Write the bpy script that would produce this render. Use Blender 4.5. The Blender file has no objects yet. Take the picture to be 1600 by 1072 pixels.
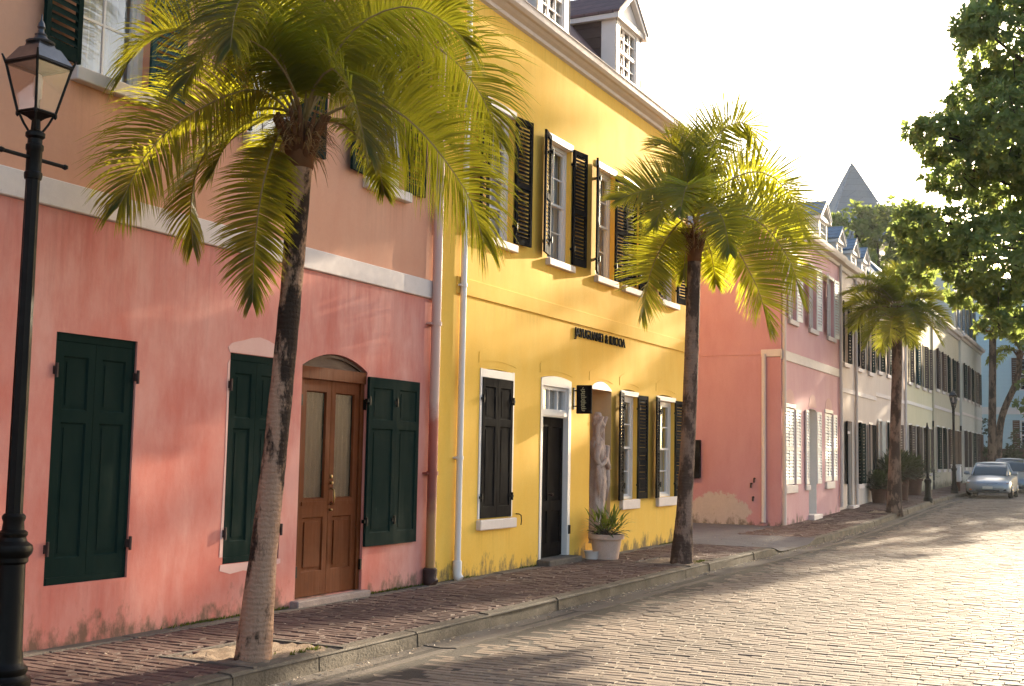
import bpy, math, random
from mathutils import Vector, Matrix
random.seed(7)
R = math.radians
scene = bpy.context.scene
col = scene.collection

# ------------------------------------------------------------------ camera, sky, sun, exposure
cam_d = bpy.data.cameras.new('camera')
cam = bpy.data.objects.new('camera', cam_d); col.objects.link(cam)
cam_d.sensor_width = 36.0
cam_d.lens = 1895.0 / 1600.0 * 36.0
cam_d.clip_start = 0.05; cam_d.clip_end = 3000
M3 = Matrix(((0.44631164, -0.09062796, -0.89027664),
             (-0.89467784, -0.02416998, -0.44605759),
             (0.01890732, 0.99559147, -0.09187017)))
q = M3.transposed().inverted().to_quaternion() if False else M3.to_quaternion()
cam.rotation_mode = 'QUATERNION'; cam.rotation_quaternion = q
cam.location = (0, 0, 1.65)
scene.camera = cam

SUN_EL = R(14.5); SUN_AZ = R(-9)          # azimuth measured from the street direction (+x), negative = to the right
sdir = Vector((math.cos(SUN_EL) * math.cos(SUN_AZ), math.cos(SUN_EL) * math.sin(SUN_AZ), math.sin(SUN_EL)))
world = bpy.data.worlds.new('World'); scene.world = world
world.use_nodes = True
wn = world.node_tree
bg = wn.nodes['Background']
sky = wn.nodes.new('ShaderNodeTexSky'); sky.sky_type = 'NISHITA'; sky.sun_disc = False
sky.sun_elevation = SUN_EL
sky.sun_rotation = math.pi / 2 - SUN_AZ  # Nishita: rotation 0 = +y, clockwise
sky.altitude = 0; sky.air_density = 1.0; sky.dust_density = 3.0; sky.ozone_density = 1.2
wn.links.new(sky.outputs[0], bg.inputs[0]); bg.inputs[1].default_value = 0.115
sl = bpy.data.lights.new('sun', 'SUN'); sl.energy = 5.0; sl.angle = R(0.53); sl.color = (1.0, 0.85, 0.62)
so = bpy.data.objects.new('sun', sl); col.objects.link(so)
so.rotation_mode = 'QUATERNION'; so.rotation_quaternion = sdir.to_track_quat('Z', 'Y')
so.location = (0, 0, 60)
vs = scene.view_settings
scene.display_settings.display_device = 'sRGB'
vs.view_transform = 'Standard'; vs.look = 'None'; vs.exposure = 2.25; vs.gamma = 1.0
scene.render.engine = 'CYCLES'
cy = scene.cycles
cy.max_bounces = 8; cy.diffuse_bounces = 4; cy.transparent_max_bounces = 16; cy.use_denoising = True
cy.sample_clamp_indirect = 6.0

# ------------------------------------------------------------------ helpers
ORI = {}
def origin(o): return ORI.get(o.name, Vector((0, 0, 0)))

def tag(o, label=None, cat=None, group=None, kind=None):
    if label: o['label'] = label
    if cat: o['category'] = cat
    if group: o['group'] = group
    if kind: o['kind'] = kind
    return o

def thing(name, label, cat, loc=(0, 0, 0), group=None):
    o = bpy.data.objects.new(name, None); col.objects.link(o)
    o.location = loc; ORI[o.name] = Vector(loc); o.empty_display_size = .2
    return tag(o, label, cat, group)

class MB:
    def __init__(s): s.v = []; s.f = []; s.m = []
    def face(s, pts, m=0):
        n = len(s.v); s.v.extend([tuple(p) for p in pts]); s.f.append(tuple(range(n, n + len(pts)))); s.m.append(m)
    def box(s, x0, x1, y0, y1, z0, z1, m=0, tf=None):
        c = [(x0, y0, z0), (x1, y0, z0), (x1, y1, z0), (x0, y1, z0), (x0, y0, z1), (x1, y0, z1), (x1, y1, z1), (x0, y1, z1)]
        s.hexa(c, m, tf)
    def hexa(s, c, m=0, tf=None):
        if tf: c = [tf(*p) for p in c]
        n = len(s.v); s.v.extend([tuple(p) for p in c])
        for q in ((0, 3, 2, 1), (4, 5, 6, 7), (0, 1, 5, 4), (1, 2, 6, 5), (2, 3, 7, 6), (3, 0, 4, 7)):
            s.f.append(tuple(n + k for k in q)); s.m.append(m)
    def ring_loft(s, rings, m=0, cap0=True, cap1=True, closed=True):
        n = len(s.v); k = len(rings[0])
        for r in rings: s.v.extend([tuple(p) for p in r])
        for i in range(len(rings) - 1):
            for j in range(k if closed else k - 1):
                j2 = (j + 1) % k
                s.f.append((n + i * k + j, n + i * k + j2, n + (i + 1) * k + j2, n + (i + 1) * k + j)); s.m.append(m)
        if cap0 and closed: s.f.append(tuple(n + j for j in range(k - 1, -1, -1))); s.m.append(m)
        if cap1 and closed: s.f.append(tuple(n + (len(rings) - 1) * k + j for j in range(k))); s.m.append(m)
    def tube(s, pts, rad, n=8, m=0, caps=True):
        pts = [Vector(p) for p in pts]
        if not isinstance(rad, (list, tuple)): rad = [rad] * len(pts)
        rings = []; ref = None
        for i, p in enumerate(pts):
            t = (pts[min(i + 1, len(pts) - 1)] - pts[max(i - 1, 0)]).normalized()
            if ref is None:
                ref = Vector((1, 0, 0)) if abs(t.x) < .8 else Vector((0, 1, 0))
            u = (ref - t * ref.dot(t)).normalized(); w = t.cross(u); ref = u
            rings.append([p + (u * math.cos(a) + w * math.sin(a)) * rad[i] for a in [2 * math.pi * j / n for j in range(n)]])
        s.ring_loft(rings, m, caps, caps)
    def lathe(s, prof, c, n=16, m=0, ph=0.0, caps=True):
        c = Vector(c)
        rings = [[c + Vector((r * math.cos(ph + 2 * math.pi * j / n), r * math.sin(ph + 2 * math.pi * j / n), z)) for j in range(n)] for r, z in prof]
        s.ring_loft(rings, m, caps, caps)
    def prism(s, poly, d0, d1, tf, m=0):
        # poly in (x,z), extruded from depth d0 to d1 along local y
        k = len(poly)
        a = [tf(x, d0, z) for x, z in poly]; b = [tf(x, d1, z) for x, z in poly]
        s.face(a, m); s.face(b[::-1], m)
        for i in range(k):
            j = (i + 1) % k
            s.face([a[j], a[i], b[i], b[j]], m)
    def build(s, name, mats, parent=None, smooth=False, bevel=0, loc=None):
        off = origin(parent) if parent is not None else Vector(loc if loc is not None else (0, 0, 0))
        me = bpy.data.meshes.new(name)
        me.from_pydata([(p[0] - off.x, p[1] - off.y, p[2] - off.z) for p in s.v], [], s.f)
        if not isinstance(mats, (list, tuple)): mats = [mats]
        for mt in mats: me.materials.append(mt)
        if len(mats) > 1: me.polygons.foreach_set('material_index', s.m)
        if smooth:
            me.polygons.foreach_set('use_smooth', [True] * len(me.polygons))
        me.update()
        o = bpy.data.objects.new(name, me); col.objects.link(o)
        if parent is not None:
            o.parent = parent; ORI[o.name] = off
        else:
            o.location = off; ORI[o.name] = off
        if smooth == 'auto':
            try:
                bm_edges_sharp(me)
            except Exception: pass
        if bevel:
            mod = o.modifiers.new('bevel', 'BEVEL'); mod.width = bevel; mod.segments = 1; mod.limit_method = 'ANGLE'; mod.angle_limit = R(40)
            w = o.modifiers.new('weld', 'WELD'); w.merge_threshold = 0.0002
            o.modifiers.move(1, 0)
        return o

def bm_edges_sharp(me, ang=35):
    import bmesh
    bm = bmesh.new(); bm.from_mesh(me)
    bmesh.ops.remove_doubles(bm, verts=bm.verts, dist=1e-4)
    for e in bm.edges:
        if len(e.link_faces) == 2 and e.calc_face_angle(0) > R(ang): e.smooth = False
    bm.to_mesh(me); bm.free()

def smooth01(t): t = max(0., min(1., t)); return t * t * (3 - 2 * t)
def zg(x): return 0.4 * smooth01((x - 26) / 26) + (0.3 * smooth01((x - 52) / 30) if x > 52 else 0)
def lerp(a, b, t): return a + (b - a) * t

# ------------------------------------------------------------------ materials
def newmat(name):
    m = bpy.data.materials.new(name); m.use_nodes = True
    nt = m.node_tree; b = nt.nodes['Principled BSDF']
    return m, nt, b
def N(nt, t, **kw):
    n = nt.nodes.new(t)
    for k, v in kw.items(): setattr(n, k, v)
    return n
def noise(nt, vec, scale, detail=4, rough=.55):
    n = N(nt, 'ShaderNodeTexNoise'); n.inputs['Scale'].default_value = scale
    n.inputs['Detail'].default_value = detail; n.inputs['Roughness'].default_value = rough
    nt.links.new(vec, n.inputs['Vector']); return n.outputs['Fac']
def mapping(nt, vec, scale=(1, 1, 1), loc=(0, 0, 0)):
    n = N(nt, 'ShaderNodeMapping'); n.inputs['Scale'].default_value = scale; n.inputs['Location'].default_value = loc
    nt.links.new(vec, n.inputs['Vector']); return n.outputs[0]
def ramp(nt, fac, stops, interp='LINEAR'):
    n = N(nt, 'ShaderNodeValToRGB'); n.color_ramp.interpolation = interp
    e = n.color_ramp.elements
    while len(e) < len(stops): e.new(.5)
    for i, (p, c) in enumerate(stops):
        e[i].position = p; e[i].color = (*c, 1) if len(c) == 3 else c
    nt.links.new(fac, n.inputs[0]); return n.outputs[0]
def mix(nt, fac, a, b, mode='MIX'):
    n = N(nt, 'ShaderNodeMix', data_type='RGBA', blend_type=mode)
    for sock, v in ((n.inputs[0], fac), (n.inputs[6], a), (n.inputs[7], b)):
        if isinstance(v, (int, float)): sock.default_value = v
        elif isinstance(v, tuple): sock.default_value = (*v, 1) if len(v) == 3 else v
        else: nt.links.new(v, sock)
    return n.outputs[2]
def math_(nt, op, a, b=None, c=None, clamp=False):
    n = N(nt, 'ShaderNodeMath', operation=op); n.use_clamp = clamp
    for i, v in enumerate((a, b, c)):
        if v is None: continue
        if isinstance(v, (int, float)): n.inputs[i].default_value = v
        else: nt.links.new(v, n.inputs[i])
    return n.outputs[0]
def bump(nt, h, strength, dist, b):
    n = N(nt, 'ShaderNodeBump'); n.inputs['Strength'].default_value = strength; n.inputs['Distance'].default_value = dist
    nt.links.new(h, n.inputs['Height']); nt.links.new(n.outputs[0], b.inputs['Normal'])
def pos(nt): return N(nt, 'ShaderNodeNewGeometry').outputs['Position']
def sep(nt, v):
    n = N(nt, 'ShaderNodeSeparateXYZ'); nt.links.new(v, n.inputs[0]); return n.outputs

def stucco(name, c1, c2, c3=None, grime=(.10, .075, .045), gh=.55, patch=None, streak=.5, rough=.9, zshift=0., drips=()):
    m, nt, b = newmat(name); p = pos(nt)
    big = noise(nt, p, .55, 5, .6); mid = noise(nt, mapping(nt, p, (1, 1, .35)), 2.6, 5, .65); fine = noise(nt, p, 22, 4, .6)
    st = noise(nt, mapping(nt, p, (1.3, 1.3, .42)), 1.5, 5, .68)
    t = math_(nt, 'ADD', math_(nt, 'MULTIPLY', big, .55), math_(nt, 'MULTIPLY', mid, .45))
    c = mix(nt, ramp(nt, t, [(.40, (0, 0, 0)), (.60, (1, 1, 1))]), c1, c2)
    if c3: c = mix(nt, math_(nt, 'MULTIPLY', ramp(nt, st, [(.48, (0, 0, 0)), (.72, (1, 1, 1))]), streak), c, c3)
    c = mix(nt, .35, c, mix(nt, fine, tuple(x * .82 for x in c1), tuple(min(1, x * 1.12) for x in c1)), 'MIX')
    z = sep(nt, p)[2]
    if zshift: z = math_(nt, 'SUBTRACT', z, zshift)
    if patch:   # worn patches of old plaster, (x,y,z,radius,colour)
        for (px, py, pz, pr, pc) in patch:
            v = N(nt, 'ShaderNodeVectorMath', operation='SUBTRACT'); nt.links.new(p, v.inputs[0]); v.inputs[1].default_value = (px, py, pz)
            mp = mapping(nt, v.outputs[0], (1, 1, 1.35))
            L = N(nt, 'ShaderNodeVectorMath', operation='LENGTH'); nt.links.new(mp, L.inputs[0])
            d = math_(nt, 'ADD', L.outputs['Value'], math_(nt, 'MULTIPLY', math_(nt, 'SUBTRACT', noise(nt, p, 4.5, 6, .65), .5), pr * .9))
            k = math_(nt, 'SUBTRACT', 1, math_(nt, 'SMOOTHSTEP' if False else 'DIVIDE', math_(nt, 'SUBTRACT', d, pr * .9), pr * .08), clamp=True)
            c = mix(nt, k, c, mix(nt, noise(nt, p, 9, 5, .7), pc, tuple(x * .7 for x in pc)))
    for (xa, xb, zt_, ln) in drips:      # rain streaks washed down below sills and ledges
        X = sep(nt, p)
        cx_ = math_(nt, 'SUBTRACT', 1.15, math_(nt, 'DIVIDE', math_(nt, 'ABSOLUTE', math_(nt, 'SUBTRACT', X[0], (xa + xb) / 2)), (xb - xa) / 2), clamp=True)
        dz = math_(nt, 'SUBTRACT', zt_, X[2])
        fz = math_(nt, 'MULTIPLY', math_(nt, 'MULTIPLY', dz, 30, clamp=True), math_(nt, 'SUBTRACT', 1, math_(nt, 'DIVIDE', dz, ln), clamp=True))
        sn = ramp(nt, noise(nt, mapping(nt, p, (9, 9, .35)), 2.2, 5, .65), [(.46, (0, 0, 0)), (.70, (1, 1, 1))])
        c = mix(nt, math_(nt, 'MULTIPLY', math_(nt, 'MULTIPLY', math_(nt, 'MINIMUM', math_(nt, 'MULTIPLY', cx_, 6), 1), fz), math_(nt, 'MULTIPLY', sn, .24)), c, tuple(x * .42 for x in c1))
    # damp stains creeping up from the pavement, broken outline
    g = math_(nt, 'SUBTRACT', 1, math_(nt, 'DIVIDE', z, gh))
    gn = noise(nt, mapping(nt, p, (1, 1, .55)), 4.2, 7, .7)
    gm = math_(nt, 'SUBTRACT', math_(nt, 'MULTIPLY', gn, 1.5), math_(nt, 'SUBTRACT', 1.13, math_(nt, 'MULTIPLY', g, .55)))
    gm = math_(nt, 'MULTIPLY', math_(nt, 'MULTIPLY', gm, 5), math_(nt, 'GREATER_THAN', g, 0), clamp=True)
    c = mix(nt, math_(nt, 'MULTIPLY', gm, .8), c, grime)
    nt.links.new(c, b.inputs['Base Color']); b.inputs['Roughness'].default_value = rough
    b.inputs['Specular IOR Level'].default_value = .2
    h = math_(nt, 'ADD', math_(nt, 'MULTIPLY', noise(nt, p, 1.3, 2, .4), 2.2), math_(nt, 'MULTIPLY', noise(nt, p, 40, 4, .6), .16))
    bump(nt, h, .3, .022, b)
    return m

def paint(name, c, rough=.5, var=.15, wear=None, wearamt=.0, spec=.35, bumpv=.2, metallic=0., grain=None):
    m, nt, b = newmat(name); p = pos(nt)
    n1 = noise(nt, p, 5, 4, .6)
    vec = p if grain is None else mapping(nt, p, grain)
    n2 = noise(nt, vec, 14, 5, .6)
    cc = mix(nt, n1, tuple(x * (1 - var) for x in c), tuple(min(1, x * (1 + var)) for x in c))
    cc = mix(nt, math_(nt, 'MULTIPLY', n2, .5), cc, tuple(x * (1 - var * 1.6) for x in c))
    if wear:
        w = ramp(nt, noise(nt, vec, 9, 7, .72), [(.62 - wearamt, (0, 0, 0)), (.72 - wearamt, (1, 1, 1))])
        cc = mix(nt, w, cc, wear)
    nt.links.new(cc, b.inputs['Base Color'])
    nt.links.new(ramp(nt, n2, [(.3, (rough * .8,) * 3), (.7, (min(1, rough * 1.2),) * 3)]), b.inputs['Roughness'])
    b.inputs['Specular IOR Level'].default_value = spec; b.inputs['Metallic'].default_value = metallic
    if bumpv: bump(nt, n2, bumpv, .006, b)
    return m

def leafmat(name, stops, trans, tfac=.5, rough=.5):
    m, nt, b = newmat(name)
    g = N(nt, 'ShaderNodeNewGeometry')
    c = ramp(nt, g.outputs['Random Per Island'], stops)
    nt.links.new(c, b.inputs['Base Color']); b.inputs['Roughness'].default_value = rough; b.inputs['Specular IOR Level'].default_value = .22
    t = N(nt, 'ShaderNodeBsdfTranslucent')
    nt.links.new(mix(nt, .7, c, trans), t.inputs['Color'])
    mx = N(nt, 'ShaderNodeMixShader'); mx.inputs[0].default_value = tfac
    nt.links.new(b.outputs[0], mx.inputs[1]); nt.links.new(t.outputs[0], mx.inputs[2])
    nt.links.new(mx.outputs[0], nt.nodes['Material Output'].inputs[0])
    return m

def glassmat(name, tint=(.9, .95, 1), gloss=.35, rough=.02, fm=1.2):
    m, nt, b = newmat(name); nt.nodes.remove(b)
    p = pos(nt)
    tr = N(nt, 'ShaderNodeBsdfTransparent'); tr.inputs[0].default_value = (*tint, 1)
    gl = N(nt, 'ShaderNodeBsdfGlossy'); gl.inputs['Roughness'].default_value = rough
    bp = N(nt, 'ShaderNodeBump'); bp.inputs['Strength'].default_value = .12; bp.inputs['Distance'].default_value = .02
    nt.links.new(noise(nt, p, 3.0, 2, .5), bp.inputs['Height']); nt.links.new(bp.outputs[0], gl.inputs['Normal'])
    lw = N(nt, 'ShaderNodeFresnel'); gm = N(nt, 'ShaderNodeNewGeometry'); nt.links.new(math_(nt, 'SUBTRACT', 1.5, math_(nt, 'MULTIPLY', gm.outputs['Backfacing'], 1.5 - 1 / 1.5)), lw.inputs[0])
    f = math_(nt, 'ADD', math_(nt, 'MULTIPLY', lw.outputs[0], fm), gloss * .25, clamp=True)
    mx = N(nt, 'ShaderNodeMixShader'); nt.links.new(f, mx.inputs[0])
    nt.links.new(tr.outputs[0], mx.inputs[1]); nt.links.new(gl.outputs[0], mx.inputs[2])
    nt.links.new(mx.outputs[0], nt.nodes['Material Output'].inputs[0])
    return m

def brickmat(name, stops, rough=.75, spec=.3):
    m, nt, b = newmat(name); p = pos(nt)
    g = N(nt, 'ShaderNodeNewGeometry')
    c = ramp(nt, g.outputs['Random Per Island'], stops)
    c = mix(nt, math_(nt, 'MULTIPLY', noise(nt, p, 30, 5, .65), .55), c, tuple(x * .45 for x in stops[0][1]))
    big = ramp(nt, noise(nt, p, .7, 4, .6), [(.35, (.78,) * 3), (.65, (1.12,) * 3)])
    c = mix(nt, 1.0, c, big, 'MULTIPLY')
    nt.links.new(c, b.inputs['Base Color'])
    nt.links.new(ramp(nt, noise(nt, p, 16, 4, .6), [(.3, (rough * .75,) * 3), (.7, (min(1, rough * 1.25),) * 3)]), b.inputs['Roughness'])
    b.inputs['Specular IOR Level'].default_value = spec
    bump(nt, noise(nt, p, 55, 5, .65), .5, .008, b)
    return m

def shinglemat(name, c1, c2, scale=1.0):
    m, nt, b = newmat(name); p = pos(nt)
    tc = N(nt, 'ShaderNodeNewGeometry')
    br = N(nt, 'ShaderNodeTexBrick'); br.inputs['Scale'].default_value = 1
    br.inputs['Brick Width'].default_value = .28 * scale; br.inputs['Row Height'].default_value = .14 * scale; br.inputs['Mortar Size'].default_value = .008
    br.inputs['Color1'].default_value = (*c1, 1); br.inputs['Color2'].default_value = (*c2, 1); br.inputs['Mortar'].default_value = (*[x * .35 for x in c1], 1)
    s = sep(nt, p); cmb = N(nt, 'ShaderNodeCombineXYZ')
    nt.links.new(math_(nt, 'ADD', s[0], s[1]), cmb.inputs[0]); nt.links.new(s[2], cmb.inputs[1])
    nt.links.new(cmb.outputs[0], br.inputs['Vector'])
    c = mix(nt, math_(nt, 'MULTIPLY', noise(nt, p, 7, 5, .6), .6), br.outputs['Color'], tuple(x * .5 for x in c1))
    nt.links.new(c, b.inputs['Base Color']); b.inputs['Roughness'].default_value = .8
    bump(nt, br.outputs['Fac'], -.6, .02, b)
    return m

def groundmat(name, stops, scale=3, rough=.9, bumpd=.02):
    m, nt, b = newmat(name); p = pos(nt)
    t = math_(nt, 'ADD', math_(nt, 'MULTIPLY', noise(nt, p, scale, 6, .65), .6), math_(nt, 'MULTIPLY', noise(nt, p, scale * 14, 5, .6), .4))
    nt.links.new(ramp(nt, t, stops), b.inputs['Base Color']); b.inputs['Roughness'].default_value = rough
    b.inputs['Specular IOR Level'].default_value = .25
    bump(nt, noise(nt, p, scale * 9, 6, .65), .6, bumpd, b)
    return m

CREAM_W = (.72, .64, .58)
m_pink = stucco('salmon_stucco', (.53, .155, .115), (.66, .355, .29), (.46, .105, .075), patch=None, streak=.8, drips=[(6.0, 13.5, 3.63, 1.3), (7.2, 8.3, .5, .4)])
m_pinkup = stucco('salmon_upper_stucco', (.58, .27, .165), (.62, .33, .21), (.52, .21, .125), streak=.4, drips=[(7.25, 8.25, 4.74, .7), (9.5, 10.5, 4.74, .7), (11.7, 12.8, 4.74, .7)])
m_pinklight = stucco('worn_pale_stucco', (.66, .40, .34), (.62, .34, .28), None)
m_yellow = stucco('yellow_stucco', (.75, .425, .062), (.79, .50, .10), (.66, .345, .045), grime=(.09, .07, .05), gh=.5, streak=.4, drips=[(14.75, 15.8, .62, .5), (14.8, 15.75, 4.6, .7), (16.8, 17.85, 4.6, .7), (18.75, 19.75, 4.6, .7), (20, 20.95, 4.6, .7), (20.0, 21, .73, .5), (21.9, 23, .73, .5), (14.2, 23.6, 3.79, .6), (13.6, 23.6, 7.99, .8)])
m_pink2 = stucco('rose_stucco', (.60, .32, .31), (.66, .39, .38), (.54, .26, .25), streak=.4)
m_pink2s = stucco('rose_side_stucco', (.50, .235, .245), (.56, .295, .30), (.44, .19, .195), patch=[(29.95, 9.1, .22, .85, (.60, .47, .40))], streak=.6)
m_cream = stucco('cream_stucco', (.60, .47, .38), (.64, .52, .43), (.48, .36, .28), streak=.6)
m_butter = stucco('butter_stucco', (.62, .53, .34), (.66, .56, .38), (.5, .42, .26), streak=.5, zshift=.5)
m_tan = stucco('tan_stucco', (.50, .41, .28), (.56, .46, .33), (.40, .32, .2), streak=.5, zshift=.6)
m_grey = stucco('grey_stucco', (.50, .45, .38), (.55, .50, .43), (.4, .36, .3), streak=.5, zshift=.6)
m_blue = stucco('pale_blue_stucco', (.44, .56, .60), (.48, .60, .63), (.40, .52, .56), streak=.3, zshift=.7)
m_trim = paint('pale_stone_trim', (.66, .55, .49), .75, .12, (.42, .33, .27), -.02, .25, .4)
m_white = paint('white_paint', (.70, .63, .58), .5, .08, (.40, .33, .28), -.06, .35, .25)
m_whitesh = paint('white_shutter_paint', (.72, .67, .62), .5, .08, (.45, .38, .33), -.05)
m_black = paint('black_shutter_paint', (.008, .007, .0075), .85, .2, (.04, .034, .032), -.07, .03, .3, grain=(1, 1, .2))
m_green = paint('dark_green_paint', (.0075, .018, .0145), .85, .2, (.035, .05, .042), -.05, .03, .3, grain=(1, 1, .2))
m_teal = paint('blue_green_paint', (.012, .045, .052), .7, .2, (.06, .11, .11), -.08, .1, .3, grain=(1, 1, .2))
m_wood = paint('varnished_wood', (.135, .034, .009), .65, .35, (.07, .017, .005), .04, .06, .3, grain=(2.2, 2.2, .12))
m_wooddk = paint('weathered_wood', (.10, .05, .03), .7, .3, (.08, .04, .025), .03, .3, .4, grain=(.5, 2, 2.2))
m_darkdoor = paint('black_door_paint', (.007, .005, .0045), .85, .25, (.03, .02, .015), -.08, .03, .2, grain=(1, 1, .2))
m_iron = paint('black_iron', (.0045, .0030, .0020), .5, .3, (.020, .010, .005), -.06, .14, .25)
m_rust = paint('rusty_iron', (.05, .02, .015), .7, .4, (.14, .05, .02), .02)
m_brass = paint('worn_brass', (.35, .22, .08), .35, .2, None, 0, .5, .1, metallic=.9)
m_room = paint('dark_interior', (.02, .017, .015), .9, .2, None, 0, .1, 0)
m_curtain = paint('pale_curtain', (.55, .47, .40), .9, .1, None, 0, .1, .2, grain=(3, 3, .1))
m_curtain2 = paint('brown_blind', (.16, .10, .07), .9, .3, (.3, .2, .14), .0, .1, .2, grain=(3, 3, .6))
m_pane = glassmat('window_glass')
m_doorpane = glassmat('door_glass', (.8, .76, .7), .0, .25, .35)
m_lampglass = glassmat('lantern_glass', (.80, .74, .72), .5, .12)
m_roof = shinglemat('brown_slates', (.13, .075, .07), (.19, .105, .095))
m_slate = shinglemat('blue_slates', (.16, .20, .25), (.22, .26, .31))
m_spire = shinglemat('spire_slates', (.13, .155, .18), (.16, .185, .21), 4)
m_board = paint('grey_weatherboard', (.085, .055, .045), .8, .3, (.2, .15, .13), .0, .2, .5, grain=(.3, .3, 2))
m_boardblue = paint('blue_grey_weatherboard', (.17, .23, .30), .8, .3, (.25, .3, .36), .0, .2, .5, grain=(.3, .3, 2))
m_walk = brickmat('pavement_brick', [(0, (.105, .058, .046)), (.35, (.145, .080, .062)), (.7, (.125, .070, .056)), (1, (.165, .098, .078))], .75, .25)
m_road = brickmat('road_brick', [(0, (.17, .12, .086)), (.35, (.24, .178, .128)), (.7, (.205, .145, .105)), (.93, (.27, .20, .145)), (1, (.11, .075, .06))], .72, .24)
m_mortar = groundmat('mortar', [(.3, (.032, .024, .019)), (.7, (.06, .046, .036))], 6)
m_kerb = groundmat('kerb_stone', [(.30, (.045, .034, .025)), (.5, (.10, .078, .056)), (.72, (.19, .15, .11))], 3.5, .85, .02)
m_apron = groundmat('worn_paving', [(.3, (.10, .085, .08)), (.7, (.19, .165, .15))], 2.5)
m_gutter = groundmat('gutter_stone', [(.3, (.07, .054, .044)), (.7, (.15, .12, .095))], 3)
m_dirt = groundmat('tree_pit_soil', [(.32, (.10, .066, .044)), (.5, (.24, .17, .115)), (.68, (.36, .27, .19))], 9, .95, .05)
m_earth = groundmat('earth', [(.3, (.10, .085, .06)), (.7, (.18, .15, .11))], .8)
m_terra = groundmat('pale_terracotta', [(.3, (.46, .30, .22)), (.7, (.62, .43, .34))], 5, .85, .01)
m_terradk = groundmat('red_terracotta', [(.3, (.07, .03, .02)), (.7, (.13, .055, .035))], 5, .85, .01)
m_stone = groundmat('weathered_statue_stone', [(.3, (.30, .20, .155)), (.5, (.48, .34, .27)), (.7, (.62, .47, .39))], 6, .9, .03)
m_nichew = stucco('worn_niche_plaster', (.62, .40, .22), (.66, .44, .18), (.50, .30, .20), streak=.8)

def trunkmat(name, c1, c2, dark, ring=22):
    m, nt, b = newmat(name); p = pos(nt)
    w = N(nt, 'ShaderNodeTexWave', wave_type='BANDS', bands_direction='Z'); w.inputs['Scale'].default_value = ring / 6.3
    w.inputs['Distortion'].default_value = 5.0; w.inputs['Detail'].default_value = 3; w.inputs['Detail Scale'].default_value = 2.5
    nt.links.new(p, w.inputs['Vector'])
    c = mix(nt, noise(nt, mapping(nt, p, (1, 1, .3)), 14, 6, .65), c1, c2)
    c = mix(nt, math_(nt, 'MULTIPLY', w.outputs['Fac'], .10), c, tuple(x * .5 for x in c1))
    bl = ramp(nt, noise(nt, mapping(nt, p, (1, 1, .42)), 3.2, 8, .72), [(.46, (0, 0, 0)), (.53, (1, 1, 1))])
    c = mix(nt, math_(nt, 'MULTIPLY', bl, .94), c, dark)
    nt.links.new(c, b.inputs['Base Color']); b.inputs['Roughness'].default_value = .9; b.inputs['Specular IOR Level'].default_value = .15
    h = math_(nt, 'ADD', math_(nt, 'MULTIPLY', w.outputs['Fac'], .22), noise(nt, mapping(nt, p, (1, 1, .35)), 30, 6, .65))
    bump(nt, h, .8, .02, b)
    return m
m_trunk = trunkmat('palm_bark', (.27, .145, .088), (.44, .27, .18), (.018, .011, .008), 46)
m_trunk2 = trunkmat('dark_palm_bark', (.19, .115, .08), (.28, .18, .13), (.06, .035, .025), 40)
m_bark = trunkmat('tree_bark', (.09, .07, .055), (.14, .11, .085), (.05, .035, .028))
m_fibre = paint('palm_fibre', (.19, .085, .04), .9, .4, (.30, .17, .10), .0, .1, .4, grain=(1, 1, .2))
m_rachis = paint('frond_stalk', (.28, .19, .07), .5, .25, None, 0, .3, .1)
m_leaf1 = leafmat('palm_leaf', [(0, (.010, .022, .004)), (.5, (.022, .040, .006)), (.85, (.045, .055, .008)), (1, (.14, .10, .018))], (.80, .74, .035), .45)
m_leaf2 = leafmat('palm_leaf_bright', [(0, (.04, .065, .012)), (.5, (.07, .10, .018)), (.85, (.12, .13, .02)), (1, (.20, .16, .03))], (.78, .74, .04), .5)
m_leaf3 = leafmat('palm_leaf_far', [(0, (.045, .075, .020)), (.6, (.085, .12, .028)), (1, (.15, .14, .03))], (.7, .66, .06), .5)
m_dry = leafmat('dry_palm_leaf', [(0, (.18, .10, .04)), (1, (.34, .22, .10))], (.5, .3, .1), .35)
m_tree = leafmat('broad_leaf', [(0, (.075, .105, .038)), (.6, (.11, .15, .05)), (.9, (.15, .175, .055)), (1, (.22, .19, .04))], (.42, .52, .12), .45, .5)
m_tree2 = leafmat('distant_leaf', [(0, (.035, .06, .02)), (.6, (.06, .095, .03)), (1, (.12, .15, .04))], (.35, .42, .06), .42)
m_shrub = leafmat('shrub_leaf', [(0, (.025, .045, .012)), (.6, (.05, .08, .02)), (1, (.12, .14, .03))], (.32, .36, .04), .38)
m_hedge = leafmat('hedge_leaf', [(0, (.015, .022, .010)), (1, (.04, .05, .018))], (.12, .14, .03), .25)
m_moss = leafmat('moss', [(0, (.04, .055, .012)), (1, (.10, .11, .02))], (.2, .22, .03), .3)

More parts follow.
